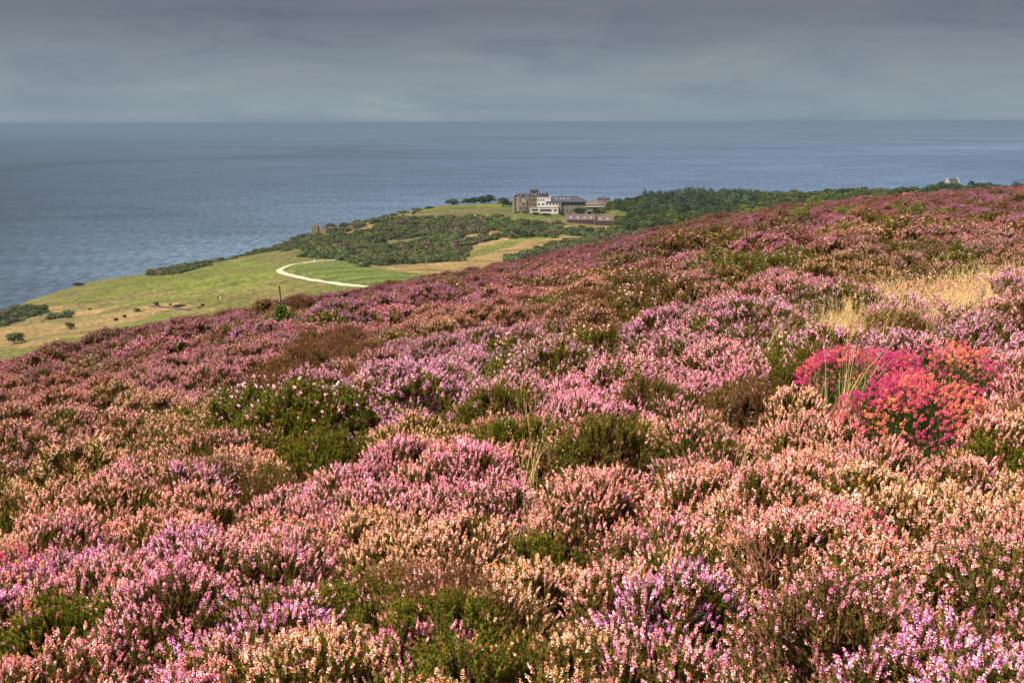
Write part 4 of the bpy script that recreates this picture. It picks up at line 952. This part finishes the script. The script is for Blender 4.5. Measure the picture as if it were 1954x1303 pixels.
# recognisable plants, plus dark patches painting shaded mound undersides: (px, py, rx, ry, family, colour, cream share, dryness)
PATCH = [
 (1180,585,70,22,'green',DUSK,.2,.4),(1120,600,60,14,'dry',DUSK,.2,.6),(870,668,60,14,'green',DUSK,.2,.2),(1060,722,50,16,'green',PINK,.1,.2),(240,760,80,14,'green',DUSK,.2,.5),(430,640,50,9,'green',DUSK,.2,.4),  # dark green and dry ones paint the shade under the mounds
 (180,600,0,0,'full',PINK,0,0),(1010,560,50,9,'green',DUSK,.2,.4),(1480,520,60,14,'green',DUSK,.2,.2),(1560,500,40,14,'green',DUSK,.2,.2),(1760,500,60,12,'green',DUSK,.2,.3),(1380,470,60,8,'green',DUSK,.2,.3),(1250,480,50,7,'dry',DUSK,.2,.5),
 (1880,430,60,8,'green',DUSK,.2,.3),(1680,440,60,8,'green',DUSK,.2,.3),(760,610,60,8,'green',DUSK,.2,.5),(930,640,50,10,'green',SALMON,.4,.6),(1190,650,50,14,'green',SALMON,.4,.3),(1540,650,40,14,'green',PINK,.1,.1),
 (1640,570,90,12,'green',DUSK,.2,.2),(1770,545,60,12,'green',DUSK,.2,.4),(720,560,50,6,'dry',DUSK,.2,.5),(560,660,60,10,'green',SALMON,.2,.6),(150,820,60,14,'green',PINK,.2,.2),(800,830,24,30,'green',PINK,.2,.1),(950,880,26,20,'green',PINK,.2,.1),(260,940,50,18,'green',PINK,.2,.3),
 (650,715,120,60,'dry',DUSK,.4,.9),(590,745,70,35,'dry',DUSK,.3,.9),(445,765,55,38,'green',PINK,.2,.15),(1215,575,75,38,'green',PINK,.4,.45),(1100,640,60,35,'some',SALMON,.5,.5),
 (1480,700,110,34,'green',PINK,.3,.05),(1860,880,110,32,'green',PINK,.3,.1),(1660,880,40,26,'green',PINK,.3,.1),(740,1150,90,60,'green',PINK,.3,.2),(1430,800,60,30,'some',SALMON,.3,.7),(1120,860,60,22,'green',PINK,.3,.2),(230,600,0,0,'full',PINK,0,0),(1330,780,90,26,'green',SALMON,.3,.45),(1410,770,95,50,'green',SALMON,.3,.65),(1290,800,60,40,'some',PINK,.3,.5),(1000,1010,130,55,'green',PINK,.3,.15),(880,1140,120,70,'dry',PINK,.3,.8),(1440,1130,70,60,'dry',PINK,.3,.8),
 (1620,1230,130,70,'some',PINK,.2,.3),(780,850,110,50,'some',CREAM,.8,.1),(560,870,70,40,'green',PINK,.3,.1),(350,880,80,40,'some',SALMON,.5,.4),
 (850,712,150,52,'full',LILAC,.04,.1),(700,772,130,50,'full',LILAC,.04,.1),(1060,705,70,28,'full',DUSK,.15,.2),(1545,560,80,32,'full',PINK,.1,.1),(1620,520,90,25,'some',CREAM,.6,.5),
 (1100,780,130,55,'full',PINK,.1,.35),(1300,720,150,35,'full',PINK,.15,.3),(1870,665,120,36,'full',LILAC,.1,.1),(1880,780,90,50,'full',PINK,.25,.2),
 (100,770,120,40,'full',SALMON,.55,.6),(330,740,90,40,'full',PINK,.15,.3),(1440,850,180,40,'full',SALMON,.45,.2),(1100,890,200,45,'full',SALMON,.35,.2),(740,1040,110,45,'full',CREAM,.7,.3),
 (400,990,160,60,'full',SALMON,.5,.3),(1000,950,130,35,'full',CREAM,.75,.3),(1800,1050,150,80,'full',SALMON,.5,.3),(1200,1000,160,60,'full',SALMON,.45,.3),(250,1180,200,100,'full',PINK,.3,.15),
 (800,990,80,30,'full',PINK,.1,.2),(1500,1010,160,40,'full',SALMON,.35,.2),(480,1090,110,60,'full',PINK,.3,.3),(1100,1230,120,60,'some',CREAM,.6,.2),(1250,1230,120,60,'full',PINK,.2,.2),(960,1210,110,50,'some',CREAM,.7,.2),
 (60,720,70,25,'full',PLUM,.1,.2),(460,700,180,25,'full',PINK,.1,.2),(900,620,200,22,'full',SALMON,.3,.3),(1150,600,0,0,'full',PINK,.2,.2),(330,640,120,12,'full',DUSK,.1,.3),
 (1700,485,90,22,'some',DUSK,.4,.4),(1560,490,100,25,'full',DUSK,.2,.3),(1850,470,110,30,'full',DUSK,.3,.3),(1480,1080,60,26,'full',LILAC,.05,.1),(1600,1120,50,22,'full',LILAC,.05,.1),(880,1010,60,20,'full',LILAC,.1,.1),(90,1010,70,26,'full',LILAC,.1,.1),(330,1230,80,30,'full',LILAC,.1,.1),(1200,760,70,24,'full',PINK,.05,.2),(960,760,60,20,'full',LILAC,.05,.1),(1330,630,90,12,'full',LILAC,.1,.1),(1230,1180,60,30,'full',LILAC,.1,.1),(1650,1000,70,20,'full',PINK,.1,.1),(1300,520,110,16,'full',LILAC,.15,.2),(1400,520,60,20,'green',DUSK,.1,.1),
 (1330,900,100,25,'some',PINK,.4,.3),(640,960,90,28,'full',PINK,.2,.2),(150,1000,140,45,'full',SALMON,.45,.3),(60,1240,80,60,'green',PINK,.2,.1),(1130,880,50,25,'green',PINK,.3,.2),
 (480,920,60,22,'green',PINK,.2,.2),(1700,900,70,25,'full',SALMON,.4,.2),(1900,1200,90,80,'some',PINK,.3,.3),(1420,1240,120,50,'full',PINK,.25,.2),(700,1250,120,50,'full',PINK,.2,.2),
 (640,712,115,48,'dry',DUSK,.3,.75),(560,745,70,30,'dry',DUSK,.3,.7),(445,765,50,34,'green',PINK,.2,.15)]
CLEAR = []
for _px, _py, _w in ((537, 622, 40), (480, 630, 16), (590, 612, 18)):
    _c = hitm(_px, _py); CLEAR.append((_c[0], _c[1] - .7, _w * mpp(_c[1])))
def heather():
    r = np.random.default_rng(21)
    # plants: one dome each, on a jittered grid that widens with distance
    bands = [(2.6, 13, .56), (13, 34, .95), (34, 210, 1.6)]
    POS = []; IDX = []; ROT = []; SCL = []; TINT = []; AUX = []
    for li, (y0, y1, c) in enumerate(bands):
        ys = np.arange(y0, y1, c * .85); XX = []; YY = []
        for y in ys:
            hw = .55 * y + 4.0; xs = np.arange(-hw, hw, c); XX.append(xs + r.uniform(-.42, .42, len(xs)) * c); YY.append(y + r.uniform(-.42, .42, len(xs)) * c)
        X0 = np.concatenate(XX); Y0 = np.concatenate(YY)
        D = np.interp(X0 / Y0, SA, SD); k = Y0 < D * 1.22; X0 = X0[k]; Y0 = Y0[k]
        n = len(X0); Z0 = moor_z(X0, Y0); px, py = project(np.stack([X0, Y0, Z0 + .3], -1))
        f1 = fbm(X0 / 2.3, Y0 / 2.6, 101, 2) + r.normal(0, .10, n); f2 = fbm(X0 / (1.8 + Y0 * .05), Y0 / (2 + Y0 * .05), 111, 2) + r.normal(0, .07, n)
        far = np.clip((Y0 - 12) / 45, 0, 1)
        # family
        fam_i = np.where(f1 < .36 - .05 * far, 2, np.where(f1 < .47 - .03 * far, 1, np.where(f1 > .78 + .06 * (Y0 < 14), 3, 0)))
        cols = np.array([CREAM, SALMON, PINK, LILAC, LILAC]); cf = np.array([DUSK, PLUM, ROSE, LILAC, PINK]) 
        ci = np.clip(((f2 - .25) * 10).astype(int), 0, 4)
        near_c = cols[ci]; far_c = np.array([(.37,.12,.20), (.28,.085,.17), (.39,.12,.27), (.48,.18,.42), (.30,.09,.22)])[ci]  # far plants duskier, partly cloud shade put into their colour
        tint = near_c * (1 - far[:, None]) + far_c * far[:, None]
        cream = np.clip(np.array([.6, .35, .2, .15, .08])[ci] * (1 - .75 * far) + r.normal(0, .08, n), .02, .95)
        dry = np.clip(.2 + .25 * far + r.normal(0, .2, n) + (fam_i == 3) * .35, 0, 1)
        for qx, qy, rx, ry, fm, tc_, cr, dy in PATCH:
            if rx == 0: continue
            w = ((px - qx) / rx) ** 2 + ((py - qy) / ry) ** 2 < r.uniform(.75, 1.15, n)
            sc = 1 - .3 * far
            fam_i = np.where(w & (r.uniform(size=n) < .88), {'full': 0, 'some': 1, 'green': 2, 'dry': 3}[fm], fam_i)
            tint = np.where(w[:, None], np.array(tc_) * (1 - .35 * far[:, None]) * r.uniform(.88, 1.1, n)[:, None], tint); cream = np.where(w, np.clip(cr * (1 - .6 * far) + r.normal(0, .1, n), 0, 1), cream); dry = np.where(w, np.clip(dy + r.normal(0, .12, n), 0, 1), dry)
        bell = np.zeros(n, bool)
        for qx, qy, rx, ry in BELL: bell |= ((px - qx) / rx) ** 2 + ((py - qy) / ry) ** 2 < .9
        grass = grass_mask(px, py, r)
        bell |= grass & (r.uniform(size=n) < .5)
        bell &= r.uniform(size=n) < .96
        for cx_, cy_, cr_ in CLEAR: bell |= (X0 - cx_) ** 2 + ((Y0 - cy_) / 1.8) ** 2 < cr_ ** 2
        k = ~bell; X0, Y0, Z0, fam_i, tint, cream, dry = (a[k] for a in (X0, Y0, Z0, fam_i, tint, cream, dry)); n = len(X0)
        Rp = c * r.uniform(.45, .88, n); hd = Rp * r.uniform(.25, [.85, .85, .68][li], n) * (1 - .0 * far[k])
        dens = [200, 76, 21][li]; nt = np.maximum(3, (Rp ** 2 * math.pi * dens * r.uniform(.7, 1.1, n)).astype(int))
        ii = np.repeat(np.arange(n), nt); N_ = len(ii)
        q = np.sqrt(r.uniform(0, 1, N_)); ph = r.uniform(0, 6.28, N_)
        x = X0[ii] + np.cos(ph) * q * Rp[ii]; y = Y0[ii] + np.sin(ph) * q * Rp[ii]
        L = [.2, .23, .30][li]
        top = hd[ii] * (1 - q ** 2.4) * 1.0 + .02 + r.uniform(-.03, .03, N_) + [.24, .24, .18][li] * (1 - q ** 3)
        z = moor_z(x, y) + np.maximum(top - L * .93, -.05)
        tilt = q * r.uniform(.25, .75, N_) + r.normal(0, .08, N_)
        s = r.uniform(.82, 1.2, N_)
        ids = np.empty(N_, int); fi = fam_i[ii]
        mixf = r.uniform(size=N_); fi = np.where((mixf < .06) & (fi == 0), 1, fi); fi = np.where((mixf > .93) & (fi == 2), 1, fi)
        for k_, nm in enumerate(('full', 'some', 'green', 'dry')):
            mm = fi == k_; ids[mm] = r.choice(LODS[li][nm], mm.sum())
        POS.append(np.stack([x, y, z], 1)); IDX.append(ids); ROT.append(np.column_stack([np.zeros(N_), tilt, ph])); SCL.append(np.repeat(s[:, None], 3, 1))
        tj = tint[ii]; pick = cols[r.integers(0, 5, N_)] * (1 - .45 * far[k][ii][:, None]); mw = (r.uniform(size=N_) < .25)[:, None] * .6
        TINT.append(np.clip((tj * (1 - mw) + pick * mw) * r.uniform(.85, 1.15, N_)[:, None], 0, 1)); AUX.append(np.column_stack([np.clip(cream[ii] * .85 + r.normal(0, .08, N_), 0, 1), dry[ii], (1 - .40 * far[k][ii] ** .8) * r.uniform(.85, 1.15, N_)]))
        print('heather band', li, 'plants', n, 'sprigs', N_)
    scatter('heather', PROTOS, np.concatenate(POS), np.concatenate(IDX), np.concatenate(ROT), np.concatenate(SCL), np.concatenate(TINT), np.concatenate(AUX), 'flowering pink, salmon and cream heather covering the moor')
BELL = [(1645, 740, 110, 75), (1815, 745, 115, 75), (1740, 825, 130, 80), (1775, 900, 110, 28)]
GRASS = [(1600, 660, 90, 40), (1730, 605, 160, 46), (1880, 568, 130, 34), (1300, 570, 55, 16), (1225, 592, 40, 8), (1900, 392, 70, 7), (1600, 425, 30, 5), (1480, 640, 30, 12)]
def grass_mask(px, py, r):
    m = np.zeros(px.shape, bool)
    for qx, qy, rx, ry in GRASS: m |= ((px - qx) / rx) ** 2 + ((py - qy) / ry) ** 2 < r.uniform(.1, 1.25, px.shape)
    for qx, qy, rx, ry in BELL: m &= ((px - qx) / rx) ** 2 + ((py - qy) / ry) ** 2 > 1.0
    return m
heather()

# pale dry grass among the heather
def grass():
    m = bpy.data.materials.new('dry_grass'); m.use_nodes = True; t = m.node_tree; t.nodes.clear()
    pa = N(t, 'ShaderNodeAttribute', attribute_name='part'); sp = N(t, 'ShaderNodeSeparateXYZ'); t.links.new(pa.outputs['Vector'], sp.inputs[0])
    rp = ramp(t, [(0, (.55, .32, .09)), (.5, (.90, .54, .18)), (1, (.98, .78, .40))]); t.links.new(sp.outputs['Y'], rp.inputs[0])
    d = N(t, 'ShaderNodeBsdfDiffuse'); t.links.new(rp.outputs[0], d.inputs[0]); tr = N(t, 'ShaderNodeBsdfTranslucent'); t.links.new(rp.outputs[0], tr.inputs[0])
    mx = N(t, 'ShaderNodeMixShader'); mx.inputs[0].default_value = .3; t.links.new(d.outputs[0], mx.inputs[1]); t.links.new(tr.outputs[0], mx.inputs[2])
    o = N(t, 'ShaderNodeOutputMaterial'); t.links.new(mx.outputs[0], o.inputs[0])
    def tuft(seed, nb, L, w, heads):
        tb = TB(seed); U = tb.r.uniform
        for i in range(nb):
            a = U(0, 6.28); tl = U(.05, .5); l = L * U(.6, 1.15); b0 = Vector((U(-.06, .06), U(-.06, .06), 0)); rn = U(0, 1)
            dr = Vector((math.cos(a), math.sin(a), 0)); sd = Vector((-dr.y, dr.x, 0)) * w
            pts = [b0 + dr * l * math.sin(tl) * (t ** 1.8) * 1.2 + Vector((.10 * l * t * t, 0, l * t * (1 - .25 * t * math.sin(tl)))) for t in (0, .35, .7, 1)]
            for k in range(3):
                w0, w1 = sd * (1 - k * .3), sd * (.7 - k * .3)
                tb.tri(pts[k] - w0, pts[k] + w0, pts[k + 1] + w1, .5, rn, 0); tb.tri(pts[k] - w0, pts[k + 1] + w1, pts[k + 1] - w1, .5, rn, 0)
            if U(0, 1) < heads:
                for j in range(5):
                    p = pts[2].lerp(pts[3], .4 + .15 * j); dd = Vector((U(-1, 1), U(-1, 1), U(0, 1))).normalized() * w * 5
                    tb.tri(p, p + dd + Vector((0, 0, w * 3)), p + dd * .6 - Vector((0, 0, w * 2)), .5, min(1, rn + .2), 0)
        return tb.mesh('dry_grass', m)
    protos = [tuft(900 + i, 18, .6, .0018, .8) for i in range(4)] + [tuft(910 + i, 20, .46, .006, .5) for i in range(3)]
    r = np.random.default_rng(33); X0 = []; Y0 = []; li = []
    for y0, y1, dn, l in ((7, 22, 19, 0), (22, 170, 2.6, 1)):
        ar = .5 * (y1 ** 2 - y0 ** 2); n = int(ar * 1.0 * dn); y = np.sqrt(r.uniform(y0 ** 2, y1 ** 2, n)); a = r.uniform(-.05, .55, n)
        X0.append(a * y); Y0.append(y); li.append(np.full(n, l))
    X0 = np.concatenate(X0); Y0 = np.concatenate(Y0); li = np.concatenate(li); Z0 = moor_z(X0, Y0); px, py = project(np.stack([X0, Y0, Z0 + .3], -1))
    k = grass_mask(px, py, r) | (r.uniform(size=len(px)) < np.where(li == 0, .012, .004)); X0, Y0, Z0, li = (q[k] for q in (X0, Y0, Z0, li)); n = len(X0); print('grass', n)
    scatter('dry_grass', protos, np.stack([X0, Y0, Z0], 1), np.where(li == 0, r.integers(0, 4, n), r.integers(4, 7, n)), np.column_stack([r.normal(0, .12, n), r.normal(.18, .12, n), r.uniform(-.8, .8, n)]),
            np.repeat(r.uniform(.85, 1.5, n)[:, None], 3, 1), np.ones((n, 3)), np.zeros((n, 3)), 'pale golden dry grass growing between the heather plants')
grass()

# ------------------------------------------------------------------ magenta bell heather clumps
def bell_mats():
    fl = foliage_mat('bell_heather_flower', [(0, (.58, .035, .17)), (.3, (.74, .07, .22)), (.5, (.82, .12, .17)), (.75, (.88, .24, .12)), (1, (.94, .42, .15))], .2, False)
    return fl, foliage_mat('bell_heather_leaf', [(0, (.028, .042, .01)), (.6, (.065, .085, .018)), (1, (.12, .13, .03))], .2, False)
BF, BLf = bell_mats()
def bell(px, py, rx, ry, n, label, orange, seed, hgt=.42):
    n = int(n * 1.35)
    r = random.Random(seed); c = hit(moor_z, px, py, 3.5, 60); s = mpp(c[1]); Rx = rx * s
    Ry = Rx * .75
    e = empty('bell_heather', c, label, 'heather plant', None)
    V = []; A = []; LV = []; LA = []
    def tri(V_, A_, a, b, d, rn): V_.extend([a, b, d]); A_.extend([rn] * 3)
    for i in range(n):
        q = math.sqrt(r.random()); a = r.uniform(0, 6.28)
        bx, by = math.cos(a) * q * Rx * .85, math.sin(a) * q * Ry * .85
        g = float(moor_z(np.array([c[0] + bx]), np.array([c[1] + by]))[0]) - c[2]
        L = hgt * (1.12 - .5 * q ** 3) * r.uniform(.78, 1.1)
        d = Vector((math.cos(a) * q * .6 + r.uniform(-.15, .15), math.sin(a) * q * .6 + r.uniform(-.15, .15), 1)).normalized()
        b0 = Vector((bx, by, g)); tip = b0 + d * L; sd = Vector((.0016, 0, 0))
        tri(LV, LA, b0 - sd, b0 + sd, tip, .2)
        for j in range(16):
            t = r.uniform(.25, .97); p = b0.lerp(tip, t); b = r.uniform(0, 6.28); dd = Vector((math.cos(b), math.sin(b), 1.1)).normalized() * r.uniform(.012, .026)
            w = dd.cross(d).normalized() * .0022; tri(LV, LA, p - w, p + w, p + dd, r.random())
        nz = float(vnoise(np.array([bx * 7 + seed]), np.array([by * 9]), 77)[0]); nz2 = float(vnoise(np.array([bx * 5 - seed]), np.array([by * 6 + 3]), 78)[0])
        if r.random() < (.2 if 500 < n < 700 else min(.92, max(.12, (nz - .22) * 2.2)) * (1 if by > -Ry * .45 else .55)):
            # a head of little bells
            age = min(1, max(0, orange + r.gauss(0, .16) + (nz2 - .5) * 1.1))
            for j in range(16):
                p = tip - d * r.uniform(0, .03); b = r.uniform(0, 6.28); dd = Vector((math.cos(b), math.sin(b), r.uniform(-.4, .4))).normalized()
                z = r.uniform(.007, .011); u = dd.cross(Vector((0, 0, 1))).normalized(); w = dd.cross(u); rn = min(1, max(0, age + r.gauss(0, .12)))
                o = p + dd * .004
                A1, B1, C1 = o + dd * z + u * z * .6, o + dd * z - u * z * .5 + w * z * .4, o + dd * z - w * z * .6
                tri(V, A, o, A1, B1, rn); tri(V, A, o, B1, C1, rn); tri(V, A, o, C1, A1, rn); tri(V, A, A1, C1, B1, rn)
    for nm, vv, aa, mm in (('flowers', V, A, BF), ('foliage', LV, LA, BLf)):
        v = np.array([tuple(q) for q in vv]); link(nm, mesh_from(nm, v, np.arange(len(v)).reshape(-1, 3), [mm], {'rnd': ('FLOAT', np.array(aa))}), e)
    return e
bell(1645, 775, 112, 55, 1150, 'vivid magenta bell heather at the left of the big bright clump below the dry grass', .30, 1, .52)
bell(1800, 780, 100, 55, 1050, 'orange and magenta bell heather at the right of the big bright clump', .50, 2, .58)
bell(1740, 878, 125, 62, 1700, 'pink and orange bell heather in front of the big bright clump, dark green foliage below', .48, 3, .60)
bell(1790, 915, 95, 30, 420, 'dark green bell heather with few flowers below the big bright clump', .4, 4, .3)
bell(20, 1160, 50, 30, 120, 'small bell heather with one magenta head at the left picture edge', .25, 5, .4)
bell(60, 1200, 50, 30, 90, 'small orange bell heather right of the magenta head near the lower left corner', .8, 6, .4)
bell(120, 1275, 60, 26, 80, 'orange bell heather in the lower left corner', .85, 7, .4)
bell(1620, 1110, 45, 22, 90, 'small purple bell heather among pink heather at the lower right', .0, 8, .38)

# ------------------------------------------------------------------ spruce sapling on the moor
def needles(seed, W, H, n, ln, wd):
    r = random.Random(seed); V = []; A = []
    for lv in range(9):
        z = H * (.06 + .9 * lv / 9); Rr = W * (1 - (lv / 9) ** .9) * .5 + .04
        for b in range(7):
            a = b * .9 + lv * .4 + r.uniform(-.2, .2); L = Rr * r.uniform(.75, 1.15)
            for j in range(n):
                t = r.uniform(.08, 1); p = Vector((math.cos(a) * L * t, math.sin(a) * L * t, z + .12 * L * t - .1 * L * (1 - t) + r.uniform(-.02, .02)))
                sp_ = (1 - t) * .35 * L; p += Vector((-math.sin(a), math.cos(a), 0)) * r.uniform(-1, 1) * sp_
                d = Vector((r.uniform(-1, 1), r.uniform(-1, 1), r.uniform(-.2, 1))).normalized() * ln; w = d.cross(Vector((.3, .2, 1))).normalized() * wd
                V += [p - w, p + w, p + d]; rn = min(1, .25 + .5 * t * r.random() + .3 * r.random()); A += [rn] * 3
    return np.array([tuple(q) for q in V]), np.array(A)
def sapling(px, py, Wpx, Hpx, leader, label, seed, m='spruce', name='spruce_sapling', cat='tree'):
    c = hitm(px, py); s = mpp(c[1]); W, H = Wpx * s, Hpx * s; c[2] += .3 if leader == 0 else .42
    e = empty(name, c, label, cat)
    v, a = needles(seed, W * 1.3, H, 34, W * .085, W * .022)
    link('needles', mesh_from('needles', v, np.arange(len(v)).reshape(-1, 3), [FM[m]], {'rnd': ('FLOAT', a)}), e)
    b = MB(); b.tube([(0, 0, -.4), (0, 0, H * .5), (0, 0, H)], [W * .022, W * .018, W * .012]); b.build('trunk', M['bark'], e)
    if leader:
        b = MB(); l = leader * s
        b.tube([(0, 0, H * .8), (.004, 0, H + l * .4), (-.01, 0, H + l * .75), (-.016, 0, H + l)], [W * .014, W * .018, W * .02, W * .021]); b.build('leader', M['leader'], e)
        b = MB(); b.tube([(0, 0, H + l * .02), (-W * .12, 0, H + l * .2), (-W * .2, 0, H + l * .22)], [W*.01, W*.008, W*.004], 5); b.build('side_twig', M['leader'], e)
    return c
print('sapling', sapling(537, 626, 74, 52, 34, 'young green spruce with tall bare leader standing in the heather', 5))
sapling(480, 630, 22, 12, 0, 'tiny green seedling in the heather left of the tall bare topped spruce', 6)
sapling(652, 588, 8, 8, 0, 'tiny pale green seedling in the heather right of the tall bare topped spruce', 7)
sapling(590, 608, 26, 14, 0, 'small yellowing bush at the right foot of the young spruce', 8, 'moorland', 'bush', 'bush')

def moor_bush(px, py, Wpx, Hpx, kind, label, n=900, seed=0, name='shrub'):
    c = hitm(px, py); s = mpp(c[1]); W, H = Wpx * s, Hpx * s + .35
    e = empty(name, c, label, 'shrub'); r = random.Random(seed)
    lb = [(r.uniform(-.4, .4) * W, r.uniform(-.3, .3) * W, r.uniform(.35, .85) * H, W * r.uniform(.1, .2), W * r.uniform(.1, .2), H * r.uniform(.1, .22)) for _ in range(12)]
    v, f, rn = leaf_cloud(seed, lb, n, max(W, H) * .018); link('foliage', mesh_from('foliage', v, f, [FM[kind]], {'rnd': ('FLOAT', rn)}), e)
    b = MB()
    for l in lb[:9]: b.tube([(l[0] * .2, l[1] * .2, -.1), (l[0] * .6, l[1] * .6, l[2] * .6), (l[0], l[1], l[2])], [W * .012, W * .008, W * .004], 5)
    b.build('stems', M['bark'], e)
moor_bush(1300, 433, 34, 26, 'moorland', 'yellow green shrub on the moor edge in front of the wood', 700, 1)
moor_bush(1430, 412, 56, 26, 'moorland', 'broad olive shrub on the moor edge below the pines', 900, 2)
moor_bush(1520, 425, 60, 44, 'moorland', 'large ragged green shrub in the heather below the wood', 1100, 3)
moor_bush(1552, 400, 34, 36, 'moorland', 'tall thin olive shrub behind the large ragged shrub', 700, 4)
moor_bush(1625, 415, 66, 34, 'moorland', 'wide sparse brownish green shrub right of the tall thin one', 900, 5)
moor_bush(1735, 415, 70, 44, 'moorland', 'spreading green shrub below the orange roof', 1000, 6)
moor_bush(1795, 408, 46, 24, 'moorland', 'low bright green shrub right of the spreading shrub', 700, 7)
moor_bush(868, 533, 34, 20, 'moorland', 'low bright green bush on the moor edge near the mown field', 600, 8)
moor_bush(940, 512, 34, 14, 'moorland', 'second low green bush on the moor edge right of the first', 500, 9)
moor_bush(1935, 362, 26, 28, 'dark', 'thin dark twiggy bush on the skyline at the right picture edge', 260, 10)
moor_bush(12, 672, 66, 40, 'moorland', 'olive leafed sapling at the left picture edge', 500, 11)
moor_bush(158, 648, 14, 16, 'moorland', 'tiny bright sapling on the moor edge at the left', 200, 12)
moor_bush(1160, 495, 50, 26, 'russet', 'pale dead bush among far heather below the red terrace', 420, 13)

# ------------------------------------------------------------------ woody heather stems showing in the gaps
def woody(px, py, L, label, seed, n=7, col='woody_pale'):
    c = hit(moor_z, px, py, 3, 30); r = random.Random(seed); b = MB()
    for i in range(n):
        a = -math.pi / 2 + r.uniform(-1.4, 1.4); t = r.uniform(.3, 1.0); l = L * r.uniform(.6, 1.1); p = Vector((r.uniform(-.04, .04), r.uniform(-.04, .04), 0)); d = Vector((math.cos(a) * t, math.sin(a) * t * .6, 1)).normalized(); pts = [p.copy()]
        for k in range(5): d = (d + Vector((r.uniform(-.3, .3), r.uniform(-.3, .3), r.uniform(-.1, .25)))).normalized(); p = p + d * l / 5; pts.append(p.copy())
        b.tube(pts, [.0075 * (1 - .14 * k) for k in range(6)], 5)
        for k in (2, 3, 4): 
            q = pts[k]; d2 = (d + Vector((r.uniform(-1, 1), r.uniform(-1, 1), .2))).normalized(); b.tube([q, q + d2 * l * .2, q + d2 * l * .35 + Vector((0, 0, l * .1))], [.0035, .0025, .0012], 4)
    o = b.build('heather_stem', M[col]); o.location = c; return tag(o, label, 'heather stems')
M['woody_pale'] = mat('pale_woody_stem', (.30, .19, .12), .9, .1, (20, (.42, .30, .2), .4, .6))
M['woody_red'] = mat('reddish_woody_stem', (.22, .085, .045), .9, .1, (20, (.32, .16, .09), .4, .6))
woody(995, 1100, .42, 'forked pale woody stem in the green gap in the foreground heather', 1, 6)
woody(760, 1190, .45, 'leaning reddish bare stems in the gap left of the forked pale stem', 2, 14, 'woody_red')
woody(850, 1160, .4, 'thin reddish twigs just right of the leaning bare stems', 3, 10, 'woody_red')
woody(1465, 1160, .45, 'sweeping brown bare stems in the dark gap at the lower right', 4, 14, 'woody_red')
woody(1620, 1290, .42, 'tall pale bare stems at the bottom right edge of the foreground', 5, 9)
woody(1530, 1260, .3, 'bleached twiggy dead sprig near the bottom right stems', 6, 12)

# ------------------------------------------------------------------ sea air
def haze():
    m = bpy.data.materials.new('haze_air'); m.use_nodes = True; t = m.node_tree; t.nodes.clear()
    v = N(t, 'ShaderNodeVolumePrincipled'); v.inputs['Color'].default_value = (.22, .30, .385, 1); v.inputs['Density'].default_value = 6.5e-5; v.inputs['Anisotropy'].default_value = 0.0
    o = N(t, 'ShaderNodeOutputMaterial'); t.links.new(v.outputs[0], o.inputs['Volume'])
    b = MB(); b.box(-91000, 91000, -91000, 91000, -12.0, 260.0)
    tag(b.build('haze', m), 'thin pale sea air between the moor and the horizon', None, None, 'stuff')
haze()
